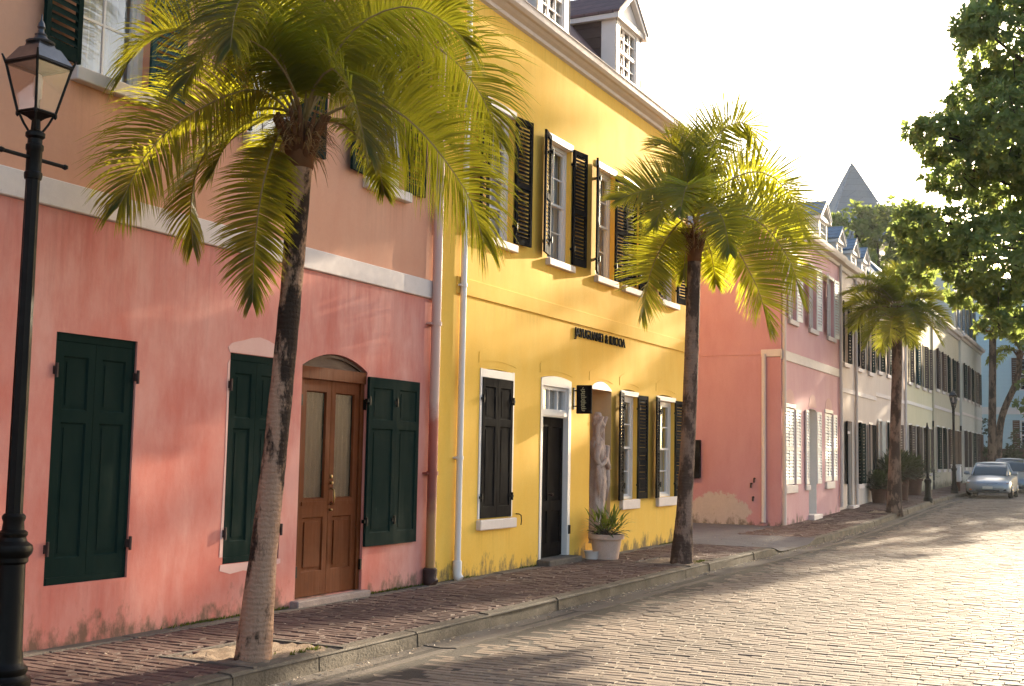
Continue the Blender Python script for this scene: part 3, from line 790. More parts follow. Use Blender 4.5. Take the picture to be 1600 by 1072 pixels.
wall_panel(mb, Y0, Y1, 3.80, 8.06, [dict(x0=a, x1=b, z0=4.70, z1=6.62, depth=.2) for a, b in U], tf, 0, .8)
mb.face([tf(Y1, 0, -.05), tf(Y1, 8, -.05), tf(Y1, 8, 8.06), tf(Y1, 0, 8.06)]); mb.face([tf(Y1, 0, 8.06), tf(Y1, 8, 8.06), tf(Y1, 4, 12.9)])
mb.face([tf(Y0, 0, 8.06), tf(Y1, 0, 8.06), tf(Y1, 8, 8.06), tf(Y0, 8, 8.06)])
mb.build('wall', [m_yellow, m_nichew], yel)
mb = MB(); mb.box(Y0 + .46, Y1 + .012, FY - .022, FY + .01, 3.79, 4.02); mb.build('string_band', m_yellow, yel, bevel=.006)
# shallow relieving arches in the render
for (a, b) in ((14.70, 15.86), (16.68, 17.9), (18.6, 19.66), (19.98, 20.94), (21.86, 23.0)):
    mb = MB(); c0 = 2.90; ar = [(a + (b - a) * k / 10, c0 + .16 + .10 * (1 - (2 * k / 10 - 1) ** 2)) for k in range(11)]
    mb.prism([(a, c0 + .01)] + ar + [(b, c0 + .01)] + [(b - (b - a) * k / 10, c0 + .012 + .05 * (1 - (2 * k / 10 - 1) ** 2)) for k in range(1, 10)], -.005, .01, tf)
    mb.build('relieving_arch', m_yellow, yel)
# cornice, gutter, roof
mb = MB()
prof = [(-.0, 7.98), (-.05, 8.0), (-.06, 8.05), (-.12, 8.08), (-.16, 8.11), (.06, 8.11), (.06, 7.98)]
mb.ring_loft([[(x, FY + d, z) for d, z in prof] for x in (Y0, Y1 + .06)])
mb.build('cornice', m_trim, yel)
mb = MB()
gp = [(-.155, 8.112), (-.20, 8.12), (-.245, 8.16), (-.26, 8.245), (-.275, 8.25), (-.275, 8.262), (-.24, 8.262), (-.225, 8.18), (-.19, 8.145), (-.12, 8.14), (-.12, 8.20), (-.0, 8.24), (.0, 8.112)]
mb.ring_loft([[(x, FY + d, z) for d, z in gp] for x in (Y0, Y1 + .07)])
mb.build('gutter', m_trim, yel)
RS = 1.2
def roofz(d): return 8.2 + RS * (d + .05)
mb = MB()
mb.hexa([(Y0, FY - .12, roofz(-.12)), (Y1 + .10, FY - .12, roofz(-.12)), (Y1 + .10, FY + 4, roofz(4)), (Y0, FY + 4, roofz(4)),
         (Y0, FY - .17, roofz(-.12) + .04), (Y1 + .10, FY - .17, roofz(-.12) + .04), (Y1 + .10, FY + 3.95, roofz(4) + .05), (Y0, FY + 3.95, roofz(4) + .05)])
mb.hexa([(Y0, FY + 8, roofz(0)), (Y1 + .1, FY + 8, roofz(0)), (Y1 + .1, FY + 4.001, roofz(4)), (Y0, FY + 4.001, roofz(4)),
         (Y0, FY + 8.05, roofz(0) + .04), (Y1 + .1, FY + 8.05, roofz(0) + .04), (Y1 + .1, FY + 4.0, roofz(4) + .05), (Y0, FY + 4.0, roofz(4) + .05)])
mb.build('roof', m_roof, yel)

def dormer(house, x0, x1, F, d0, zb, ze, za, rs, roofz_, mface, mside, mroof, mwin, oh=.10, cols=3, back=None):
    """gabled dormer: front face at depth d0, front sill zb, eave ze, apex za"""
    t = TF(F)
    def dep(z): return (z - 8.2) / RS - .05 if roofz_ is None else roofz_(z)
    xm = (x0 + x1) / 2
    mb = MB(); wz0, wz1 = zb + .16, ze - .10
    wall_panel(mb, x0, x1, zb - .15, ze, [dict(x0=x0 + .22, x1=x1 - .22, z0=wz0, z1=wz1, depth=.10)], lambda x, d, z: t(x, d + d0, z))
    mb.face([t(x0, d0, ze), t(x1, d0, ze), t(xm, d0, za - .05)])
    # side posts at the front
    for xa, xb in ((x0 - .002, x0 + .05), (x1 - .05, x1 + .002)):
        mb.box(xa, xb, d0 + .0, d0 + .28, zb - .15, ze, 0, t)
    # raking boards and horizontal moulding of the pediment
    for s in (-1, 1):
        xe = x0 - oh if s < 0 else x1 + oh
        sl = (za - ze) / ((x1 - x0) / 2); zE = ze - oh * sl
        mb.hexa([t(xe, d0 - .10, zE - .02), t(xm, d0 - .10, za - .02), t(xm, d0 - .002, za - .02), t(xe, d0 - .002, zE - .02),
                 t(xe, d0 - .10, zE + .09), t(xm, d0 - .10, za + .09), t(xm, d0 - .002, za + .09), t(xe, d0 - .002, zE + .09)])
    mb.box(x0 - .03, x1 + .03, d0 - .06, d0 - .003, ze - .07, ze + .02, 0, t)
    o = mb.build('dormer', mface, house)
    w = MB(); sx0, sx1 = x0 + .22, x1 - .22; zm = (wz0 + wz1) / 2; D = d0 + .05
    for a, b, c, d in ((sx0, sx0 + .05, wz0, wz1), (sx1 - .05, sx1, wz0, wz1), (sx0 + .05, sx1 - .05, wz0, wz0 + .05), (sx0 + .05, sx1 - .05, wz1 - .05, wz1), (sx0 + .05, sx1 - .05, zm - .03, zm + .03)):
        w.box(a, b, D - .03, D + .03, c, d, 0, t)
    for i in range(1, cols):
        x = sx0 + (sx1 - sx0) * i / cols; w.box(x - .012, x + .012, D - .015, D + .02, wz0 + .05, wz1 - .05, 0, t)
    for z in ((wz0 + zm) / 2, (wz1 + zm) / 2): w.box(sx0 + .05, sx1 - .05, D - .012, D + .018, z - .012, z + .012, 0, t)
    w.box(x0 + .16, x1 - .16, d0 - .06, d0 + .05, wz0 - .06, wz0 - .002, 0, t)
    w.build('dormer_window', mwin, o)
    g = MB(); g.face([t(sx0, D + .03, wz0), t(sx1, D + .03, wz0), t(sx1, D + .03, wz1), t(sx0, D + .03, wz1)]); g.build('pane', m_pane, o)
    g = MB(); g.face([t(sx0, D + .3, wz0), t(sx1, D + .3, wz0), t(sx1, D + .3, wz1), t(sx0, D + .3, wz1)]); g.build('blind', m_curtain, o)
    nb = max(4, int((ze - zb) / .16))
    for xa, s in ((x0, -1), (x1, 1)):
        sb = MB()
        for k in range(nb):
            za_, zb_ = zb - .15 + (ze - zb + .15) * k / nb, zb - .15 + (ze - zb + .15) * (k + 1) / nb
            da = max(d0 + .28, 0); db = dep(zb_) + .3
            if db <= da: continue
            e = .018
            sb.hexa([t(xa + s * e, da, za_), t(xa + s * e, db, za_), t(xa - s * .03, db, za_), t(xa - s * .03, da, za_),
                     t(xa + s * .004, da, zb_), t(xa + s * .004, db, zb_), t(xa - s * .03, db, zb_), t(xa - s * .03, da, zb_)])
        sb.build('dormer_side', mside, o)
    rb = MB()
    sl = (za - ze) / ((x1 - x0) / 2); zE = ze - oh * sl
    for s in (-1, 1):
        xe = x0 - oh - .02 if s < 0 else x1 + oh + .02
        zE_ = ze - (oh + .02) * sl
        rb.hexa([t(xe, d0 - .12, zE_ + .091), t(xe, dep(ze) + .3, zE_ + .091), t(xm, dep(za) + .4, za + .091), t(xm, d0 - .12, za + .091),
                 t(xe, d0 - .12, zE_ + .14), t(xe, dep(ze) + .3, zE_ + .14), t(xm, dep(za) + .4, za + .14), t(xm, d0 - .12, za + .14)])
    rb.build('dormer_roof', mroof, o)
    # fascia under the side eaves
    for s, xe in ((-1, x0), (1, x1)):
        fb = MB(); fb.box(min(xe, xe + s * oh), max(xe, xe + s * oh), d0 - .0, dep(ze) + .2, zE - .02, zE + .07 + .0, 0, t)
        fb.build('dormer_fascia', mface, o)
    return o
for (a, b) in ((13.75, 15.0), (16.70, 18.0), (20.05, 21.35)):
    dormer(yel, a, b, FY, .18, 8.47, 9.72, 10.24, RS, None, m_white, m_board, m_roof, m_white)

# ground floor openings
mb = MB(); F = FY
a, b = 14.74, 15.80
for (p, q_, r, s) in ((a + .004, a + .06, .764, 2.84), (b - .06, b - .004, .764, 2.84), (a + .06, b - .06, 2.72, 2.835)):
    mb.box(p, q_, -.012, .029, r, s, 0, tf)
fr = mb.build('shutter_frame', m_white, yel, bevel=.004)
sb = MB(); sb.box(a - .02, b + .03, FY - .075, FY + .02, .615, .752); sb.build('sill', m_trim, yel, bevel=.01)
w = (b - a - .12) / 2 - .002
for side in (0, 1):
    hx = a + .06 if side == 0 else b - .06
    mb = MB(); panel_leaf(mb, w, .775, 2.715, hingeTF(hx, -.022, 0, FY, side == 1), th=.045)
    s = mb.build('shutter', m_black, yel)
    for z in (1.06, 2.42):
        hm = MB(); hm.box(hx - .05, hx + .05, FY - .034, FY - .022, z - .018, z + .018); hm.tube([(hx, FY - .036, z - .055), (hx, FY - .036, z + .055)], .014, 6)
        hm.build('hinge', m_iron, s)
# hook in the wall
mb = MB(); mb.tube([(15.94, FY + .01, .80), (15.94, FY - .05, .80), (15.97, FY - .07, .78), (15.985, FY - .07, .70), (15.98, FY - .065, .64)], .009, 6); mb.build('wall_hook', m_iron, yel)
# door
a, b = 16.72, 17.86
mb = MB()
for (p, q_, r, s) in ((a + .003, a + .075, .09, 2.72), (b - .10, b - .003, .09, 2.72)): mb.box(p, q_, -.01, .12, r, s, 0, tf)
n = 8; top = [(a + .003 + (b - a - .006) * k / n, 2.836 + .05 * (1 - (2 * k / n - 1) ** 2)) for k in range(n + 1)]
mb.prism([(a + .003, 2.722)] + top + [(b - .003, 2.722)], -.012, .12, tf)
df = mb.build('door_frame', m_white, yel)
mb = MB(); x0, x1 = a + .077, b - .102
mb.box(x0, x1, .02, .12, 2.25, 2.37, 0, tf); mb.box(x0, x1, .0, .05, 2.27, 2.33, 0, tf)
for (p, q_) in ((x0, x0 + .05), (x1 - .05, x1)): mb.box(p, q_, .03, .1, 2.371, 2.72, 0, tf)
mb.box(x0 + .05, x1 - .05, .03, .1, 2.67, 2.72, 0, tf)
for k in (1, 2): mb.box(x0 + (x1 - x0) * k / 3 - .014, x0 + (x1 - x0) * k / 3 + .014, .04, .09, 2.371, 2.67, 0, tf)
tr = mb.build('transom_window', m_white, yel)
g = MB(); g.face([tf(x0, .07, 2.37), tf(x1, .07, 2.37), tf(x1, .07, 2.7), tf(x0, .07, 2.7)]); g.build('pane', m_pane, tr)
g = MB()
for k in range(10):
    xa = x0 + (x1 - x0) * k / 10; g.face([tf(xa, .115 + .01 * (k % 2), 2.36), tf(xa + (x1 - x0) / 10, .115 + .01 * ((k + 1) % 2), 2.36), tf(xa + (x1 - x0) / 10, .115 + .01 * ((k + 1) % 2), 2.72), tf(xa, .115 + .01 * (k % 2), 2.72)])
g.build('curtain', m_curtain, tr)
w = (x1 - x0) / 2 - .002
for side in (0, 1):
    hx = x0 if side == 0 else x1
    mb = MB(); T = hingeTF(hx, .085, 0, FY, side == 1)
    hs = [dict(x0=.075, x1=w - .075, z0=.95, z1=2.10, depth=.02, inset=.01, back=0), dict(x0=.075, x1=w - .075, z0=.30, z1=.80, depth=.02, inset=.01, back=0)]
    wall_panel(mb, 0, w, .10, 2.245, hs, T)
    mb.face([T(0, 0, .1), T(0, 0, 2.245), T(0, .05, 2.245), T(0, .05, .1)]); mb.face([T(w, 0, 2.245), T(w, 0, .1), T(w, .05, .1), T(w, .05, 2.245)])
    d = mb.build('door', m_darkdoor, yel)
    if side == 0:
        h = MB(); h.tube([T(w - .04, 0, 1.05), T(w - .04, -.05, 1.05)], .012, 8); h.lathe([(.0, -.03), (.025, -.015), (.03, 0), (.02, .02), (0, .028)], T(w - .04, -.06, 1.05), 10); h.build('handle', m_rust, d, smooth=True)
mb = MB(); mb.box(a - .05, b + .05, FY - .22, FY + .13, -.02, .085); mb.build('doorstep', m_gutter, yel, bevel=.014)
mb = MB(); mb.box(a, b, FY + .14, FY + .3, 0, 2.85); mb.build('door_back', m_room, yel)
mb = MB(); mb.box(17.80, 17.86, FY - .03, FY - .005, .42, .56); mb.build('letter_plate', m_iron, yel, bevel=.004)
# niche head
mb = MB(); a, b = 18.66, 19.60; n = 10
top = [(a + .003 + (b - a - .006) * k / n, 2.796 + .125 * (1 - (2 * k / n - 1) ** 2)) for k in range(n + 1)]
mb.prism([(a + .003, 2.78)] + top + [(b - .003, 2.78)], -.004, .05, tf)
mb.build('niche_head', m_white, yel)
# windows with louvred shutters
for (a, b) in ((20.05, 20.87), (21.92, 22.95)):
    sash_window(yel, a, b, .90, 2.74, FY, rec=.10, cols=2, rows=2, sillw=.02, sillh=.17, lintel=.09, curtain='both')
    shutter_pair(yel, a, b, .90, 2.78, FY, .42, m_black, al=R(13), ar=R(5), offl=-.07, offr=-.03)
for i, (a, b) in enumerate(U):
    sash_window(yel, a, b, 4.70, 6.58, FY, rec=.11, cols=2, rows=2, sillw=.05, sillh=.11, lintel=.11, curtain='both', silldep=.08)
    if i == 2: shutter_pair(yel, a, b, 4.73, 6.62, FY, .43, m_black, al=R(20), ar=R(8), offl=-.06, offr=-.03)
    elif i == 3:
        T = hingeTF(a + .02, -.01, R(14), FY, False); mb = MB(); louvre_leaf(mb, .40, 4.73, 6.56, T); mb.build('shutter', m_black, yel)
        shutter_pair(yel, a, b, 4.73, 6.62, FY, .42, m_black, left=False)
    else: shutter_pair(yel, a, b, 4.73, 6.62, FY, .43, m_black, al=R(14), ar=R(8), offl=-.06, offr=-.05)
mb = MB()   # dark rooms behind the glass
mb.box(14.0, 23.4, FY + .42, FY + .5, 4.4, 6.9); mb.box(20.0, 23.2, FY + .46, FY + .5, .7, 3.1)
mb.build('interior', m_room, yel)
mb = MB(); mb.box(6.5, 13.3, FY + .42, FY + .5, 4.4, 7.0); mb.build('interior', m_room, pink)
drainpipe(yel, 14.10, FY - .065, .1, 8.12, .042, m_white, m_white, .24, (1.6, 3.9, 6.4))
# raised lettering, word by word
for word, wx0, wx1 in (('JAYUGUAMEI', 17.94, 19.14), ('&', 19.25, 19.37), ('IUIOOA', 19.45, 20.18)):
    cu = bpy.data.curves.new('lettering', 'FONT'); cu.body = word; cu.size = .215; cu.extrude = .010; cu.offset = .001
    to = bpy.data.objects.new('lettering_curve', cu); col.objects.link(to)
    bpy.context.view_layer.update()
    me = bpy.data.meshes.new_from_object(to.evaluated_get(bpy.context.evaluated_depsgraph_get()))
    bpy.data.objects.remove(to)
    xs_ = [v.co.x for v in me.vertices]; sx = (wx1 - wx0) / (max(xs_) - min(xs_)); xm = min(xs_)
    for v in me.vertices:
        x, y, z = v.co; v.co = (wx0 + (x - xm) * sx - 13.55, -.018 - z, 3.59 + y)
    me.materials.append(m_black)
    lo = bpy.data.objects.new('lettering', me); col.objects.link(lo); lo.parent = yel; ORI[lo.name] = origin(yel)

# hanging blade sign
sg = thing('hanging_sign', 'small dark blade sign with gold script beside the black door of the yellow house', 'sign', (17.93, FY - .01, 2.34))
mb = MB(); mb.box(17.93, 17.99, FY - .32, FY - .06, 2.33, 2.79); mb.build('sign_board', m_darkdoor, sg, bevel=.01)
mb = MB(); mb.tube([(17.96, FY + .01, 2.70), (17.96, FY - .10, 2.70)], .012, 6); mb.tube([(17.96, FY + .01, 2.45), (17.96, FY - .10, 2.45)], .012, 6); mb.box(17.93, 17.99, FY - .02, FY - .001, 2.40, 2.75); mb.build('bracket', m_iron, sg)
mb = MB(); rng = random.Random(4)
pts = []
for i in range(60):
    z = 2.74 - .36 * i / 59; pts.append((17.926, FY - .19 + .055 * math.sin(i * 1.25) * rng.uniform(.3, 1), z + .012 * math.cos(i * 1.25)))
mb.tube(pts, .006, 4)
mb.build('script', paint('faded_gold', (.42, .36, .2), .6, .3), sg)

# weathered statue in the niche
def statue():
    import bmesh
    o_ = thing('niche_statue', 'weathered stone figure of a robed woman standing in the arched niche of the yellow house', 'statue', (19.16, FY - .0355, .24))
    mb = MB()
    n = 28; rngs = []
    prof = [(0.24, .20, .17, 0, 0), (.34, .21, .18, 0, 0), (.36, .17, .15, 0, 0), (.55, .155, .14, .0, .0), (.8, .15, .135, .01, .0), (1.05, .165, .145, .015, .0), (1.22, .17, .15, .02, -.01), (1.40, .145, .125, .02, -.01),
            (1.55, .125, .11, .015, -.01), (1.70, .155, .125, .01, -.01), (1.84, .185, .13, .005, 0), (1.92, .17, .11, 0, 0), (1.97, .075, .075, 0, 0), (2.03, .058, .062, 0, 0), (2.08, .07, .08, -.005, -.01), (2.15, .088, .098, -.01, -.015),
            (2.24, .092, .105, -.012, -.015), (2.32, .082, .095, -.012, -.01), (2.38, .055, .06, -.01, 0), (2.405, .015, .02, -.01, 0)]
    for (z, rx, ry, ox, oy) in prof:
        ring = []
        for k in range(n):
            a_ = 2 * math.pi * k / n
            fold = 1 + (.11 * math.sin(7 * a_ + z * 2.2) + .05 * math.sin(13 * a_ - z * 4)) * (1 if z < 1.85 else .0) * smooth01((z - .3) / .2)
            face = .02 * max(0, math.cos(a_ + math.pi / 2)) if 2.1 < z < 2.2 else 0
            ring.append((19.16 + ox + rx * fold * math.cos(a_), FY + .075 + oy + (ry * fold + face) * math.sin(a_), z))
        rngs.append(ring)
    mb.ring_loft(rngs)
    b_ = mb.build('robed_body', m_stone, o_, smooth=True)
    sub = b_.modifiers.new('s', 'SUBSURF'); sub.levels = 1; sub.render_levels = 2
    tx = bpy.data.textures.new('stone_wear', 'CLOUDS'); tx.noise_scale = .07
    dm = b_.modifiers.new('d', 'DISPLACE'); dm.texture = tx; dm.strength = .06; dm.mid_level = .5
    ar = MB()   # forearms gathered at the chest, hanging sleeve folds
    ar.tube([(18.985, FY - .0355, 1.84), (18.96, FY + .005, 1.62), (18.99, FY - .065, 1.48), (19.10, FY - .095, 1.56), (19.17, FY - .10, 1.62)], [.055, .056, .05, .042, .03], 10)
    ar.tube([(19.335, FY - .0355, 1.84), (19.37, FY + .005, 1.62), (19.34, FY - .065, 1.45), (19.24, FY - .095, 1.50), (19.17, FY - .10, 1.56)], [.055, .056, .05, .042, .03], 10)
    ar.tube([(18.98, FY - .035, 1.50), (18.97, FY - .045, 1.25), (18.99, FY - .035, .98)], [.05, .045, .012], 8)
    ar.tube([(19.35, FY - .035, 1.48), (19.36, FY - .045, 1.2), (19.33, FY - .035, .9)], [.05, .045, .012], 8)
    a2 = ar.build('sleeves', m_stone, o_, smooth=True)
    dm = a2.modifiers.new('d', 'DISPLACE'); dm.texture = tx; dm.strength = .035
    fc = MB()   # veil and hair falling beside the face
    fc.tube([(19.07, FY - .0655, 2.33), (19.05, FY + .025, 2.15), (19.04, FY + .025, 1.95), (19.02, FY + .025, 1.78)], [.03, .04, .045, .03], 8)
    fc.tube([(19.235, FY - .0655, 2.33), (19.26, FY + .025, 2.15), (19.27, FY + .025, 1.95), (19.29, FY + .025, 1.78)], [.03, .04, .045, .03], 8)
    fc.tube([(19.15, FY - .035, 2.19), (19.15, FY - .0655, 2.145), (19.15, FY - .045, 2.135)], [.010, .016, .010], 6)
    f2 = fc.build('veil', m_stone, o_, smooth=True)
    dm = f2.modifiers.new('d', 'DISPLACE'); dm.texture = tx; dm.strength = .035
statue()
# pots below
def potted(name, label, x, y, z, r0, r1, h, mat, leafm, nleaf, leaflen, spread, wleaf=.03, seed=1, group=None, rim=.03):
    o_ = thing(name, label, 'potted plant', (x, y, z), group)
    mb = MB(); mb.lathe([(r0, z), (r0 * 1.02, z + .02), (lerp(r0, r1, .8), z + h * .8), (r1 * .97, z + h - .08), (r1 + rim, z + h - .075), (r1 + rim, z + h), (r1 - .015, z + h), (r1 - .03, z + h - .05), (0.01, z + h - .05)], (x, y, 0), 24)
    mb.build('pot', mat, o_, smooth='auto')
    rng = random.Random(seed); lf = MB(); st = MB()
    for i in range(nleaf):
        a_ = rng.uniform(0, 6.28); e = rng.uniform(.15, 1.45); L = leaflen * rng.uniform(.6, 1.15)
        b0 = Vector((x + rng.gauss(0, r1 * .28), y + rng.gauss(0, r1 * .28), z + h - .04))
        d = Vector((math.cos(a_) * math.cos(e), math.sin(a_) * math.cos(e), math.sin(e)))
        stem = b0 + d * spread * rng.uniform(.35, 1)
        if i % 3 == 0: st.tube([b0, (b0 + stem) / 2 + Vector((0, 0, .02)), stem], [.008, .006, .003], 4)
        side = d.cross(Vector((0, 0, 1)));
        if side.length < .1: side = Vector((1, 0, 0))
        side.normalize(); p = stem; dd = d.copy(); prev = None
        for k, wk in enumerate((.25, 1, .75, 0.05)):
            c = (p - side * wleaf * wk, p + side * wleaf * wk)
            if prev: lf.face([prev[0], prev[1], c[1], c[0]])
            prev = c; p = p + dd * L / 3; dd = (dd + Vector((0, 0, -.35))).normalized()
    f = lf.build('foliage', leafm, o_); st.build('stem', m_bark, o_)
    return o_
potted('potted_plant', 'leafy green plant in a pale terracotta pot below the niche statue', 18.52, 7.50, .0, .20, .265, .40, m_terra, m_shrub, 170, .24, .34, .022, 3)
bw = thing('plant_saucer', 'small white dish on the pavement beside the pale terracotta pot', 'dish', (18.33, 7.66, 0))
mb = MB(); mb.lathe([(.09, .0), (.10, .005), (.125, .13), (.13, .135), (.115, .135), (.09, .03), (0.005, .03)], (18.30, 7.66, 0), 20); mb.build('bowl', m_trim, bw, smooth='auto')

def mansard(mb, x0, x1, y0, y1, z0, z1, d, e0, e1):
    r0 = [(x0, y0, z0), (x1, y0, z0), (x1, y1, z0), (x0, y1, z0)]
    r1 = [(x0 + e0, y0 + d, z1), (x1 - e1, y0 + d, z1), (x1 - e1, y1 - d, z1), (x0 + e0, y1 - d, z1)]
    ym = (y0 + y1) / 2
    mb.ring_loft([r0, r1], 0, True, False)
    a = (x0 + e0 + .3 * bool(e0), ym, z1 + .04); b = (x1 - e1, ym, z1 + .04)
    mb.face([r1[0], r1[1], b, a]); mb.face([r1[2], r1[3], a, b]); mb.face([r1[1], r1[2], b]); mb.face([r1[3], r1[0], a])

# ------------------------------------------------------------------ pink corner house beyond the alley
F2 = 7.5
tf2 = TF(F2)
rose = thing('rose_house', 'pink corner house beyond the alley with white louvred shutters and worn plaster on one side', 'house', (29.95, F2, 0))
X0, X1 = 29.95, 37.02
UP2 = [(30.72, 31.58), (33.02, 33.94), (35.32, 36.28)]
H2 = [dict(x0=30.32, x1=31.42, z0=1.02, z1=2.98, depth=.12), dict(x0=32.96, x1=33.88, z0=.16, z1=3.02, depth=.35, jamb=2, back=2, rise=.04), dict(x0=34.98, x1=36.0, z0=1.06, z1=3.02, depth=.12)]
mb = MB()
wall_panel(mb, X0, X1, -.1, 4.16, H2, tf2, 0, .8)
wall_panel(mb, X0, X1, 4.16, 7.62, [dict(x0=a, x1=b, z0=5.26, z1=7.0, depth=.2) for a, b in UP2], tf2, 0, .8)
zz = [-.1, 4.30, 7.62]
for j in range(2):
    yy = [F2, F2 + .4, F2 + .48, F2 + 2, F2 + 4, F2 + 8]
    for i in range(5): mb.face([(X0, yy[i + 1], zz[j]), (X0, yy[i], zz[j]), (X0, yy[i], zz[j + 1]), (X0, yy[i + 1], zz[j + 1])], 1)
mb.face([(X1, F2, 4), (X1, F2 + 8, 4), (X1, F2 + 8, 7.62), (X1, F2, 7.62)], 0)
mb.face([(X0, F2, 7.62), (X1, F2, 7.62), (X1, F2 + 8, 7.62), (X0, F2 + 8, 7.62)])
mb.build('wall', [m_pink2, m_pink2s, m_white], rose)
mb = MB(); mb.box(X0 - .03, X1, F2 - .03, F2 + .01, 4.16, 4.40); mb.box(X0 - .03, X0 + .01, F2 - .03, F2 + .50, 4.22, 4.40)
mb.build('string_band', m_trim, rose, bevel=.008)
mb = MB(); mb.box(X0 - .012, X0 + .01, F2 + .50, F2 + 4, 4.27, 4.33); mb.build('side_ledge', m_pink2s, rose)
mb = MB(); mb.tube([(X0 - .05, F2 + .42, 4.3), (X0 - .05, F2 + .42, .22), (X0 - .07, F2 + .42, .10)], .055, 10); mb.build('drainpipe', m_trim, rose, smooth='auto')
mb = MB(); mb.tube([(X0 + .10, F2 - .06, 7.6), (X0 + .10, F2 - .06, .05)], .05, 10); mb.build('drainpipe', m_trim, rose, smooth='auto')
mb = MB(); mb.tube([(X1 - .05, F2 - .06, 7.6), (X1 - .05, F2 - .06, .3)], .05, 10); mb.build('drainpipe', m_trim, rose, smooth='auto')
mb = MB(); mb.ring_loft([[(x, F2 + d, z) for d, z in ((0, 7.5), (-.05, 7.52), (-.08, 7.60), (-.20, 7.64), (-.24, 7.72), (-.26, 7.80), (-.22, 7.80), (-.18, 7.70), (.05, 7.70), (.05, 7.5))] for x in (X0 - .06, X1 + .05)]); mb.build('cornice', m_trim, rose)
mb = MB()
mansard(mb, X0 - .06, X1 - .02, F2 - .16, F2 + 8.1, 7.70, 8.12, .6, .6, .0)
mb.build('roof', m_slate, rose)
rz2 = lambda z: (z - 7.84) / 1.12
dormer(rose, 35.3, 36.5, F2, .22, 7.92, 8.80, 9.22, RS, rz2, m_white, m_boardblue, m_slate, m_white)
for (a, b, z0, z1) in ((30.32, 31.42, 1.02, 2.98), (34.98, 36.0, 1.06, 3.02)):
    sash_window(rose, a, b, z0, z1, F2, rec=.08, cols=2, rows=2, sillw=.04, sillh=.2, lintel=.10, curtain='full')
    for side in (0, 1):
        T = hingeTF(a + .01 if side == 0 else b - .01, -.01 if side == 0 else .01, 0, F2, side == 1); mb = MB(); louvre_leaf(mb, (b - a) / 2 - .03, z0 + .02, z1 - .02, T, pitch=.075); mb.build('shutter', m_whitesh, rose)
    T = hingeTF(b + .03, -.03, R(3), F2, False); mb = MB(); louvre_leaf(mb, .42, z0 + .02, z1 - .02, T, pitch=.075); mb.build('shutter', m_whitesh, rose)
a, b = 32.96, 33.88
T = hingeTF(a, -.02, R(5), F2, True); mb = MB(); louvre_leaf(mb, .52, 1.02, 3.0, T, pitch=.075); mb.build('shutter', m_whitesh, rose)
T = hingeTF(b + .02, -.03, R(3), F2, False); mb = MB(); louvre_leaf(mb, .45, 1.02, 3.0, T, pitch=.075); mb.build('shutter', m_whitesh, rose)
mb = MB(); mb.box(a - .06, b + .06, F2 - .16, F2 + .30, .0, .20); mb.box(a - .5, a, F2 - .06, F2 - .005, .86, 1.0); mb.build('doorstep', m_trim, rose, bevel=.012)
mb = MB(); panel_leaf(mb, b - a - .02, .21, 3.0, hingeTF(a + .01, .3, 0, F2, False)); mb.build('door', m_white, rose)
for (a, b) in ((30.2, 31.5), (32.85, 34.0), (34.9, 36.1)):
    mb = MB(); ar = [(a + .1 + (b - a - .2) * k / 8, 3.10 + .36 * math.sqrt(max(0, 1 - (2 * k / 8 - 1) ** 2))) for k in range(9)]
    mb.prism(ar, -.006, .01, tf2); mb.build('arch_patch', m_pinklight, rose)
for (a, b) in UP2:
    sash_window(rose, a, b, 5.26, 6.96, F2, rec=.11, cols=2, rows=2, sillw=.06, sillh=.13, lintel=.10, curtain='full')
    shutter_pair(rose, a, b, 5.28, 7.02, F2, .44, m_whitesh, al=R(12), ar=R(6), lh=False, pitch=.075)
# small black meter cupboard on the side wall, old iron stubs
mb = MB(); mb.box(X0 - .12, X0 - .001, 9.55, 9.95, 1.15, 2.12); mb.build('meter_cupboard', m_iron, rose, bevel=.01)
mb = MB()
for (y, z) in ((8.24, 1.05), (8.16, 1.18), (8.19, .72)): mb.tube([(X0 + .01, y, z), (X0 - .06, y, z), (X0 - .08, y, z - .10)], .025, 6)
mb.build('iron_stub', m_rust, rose)

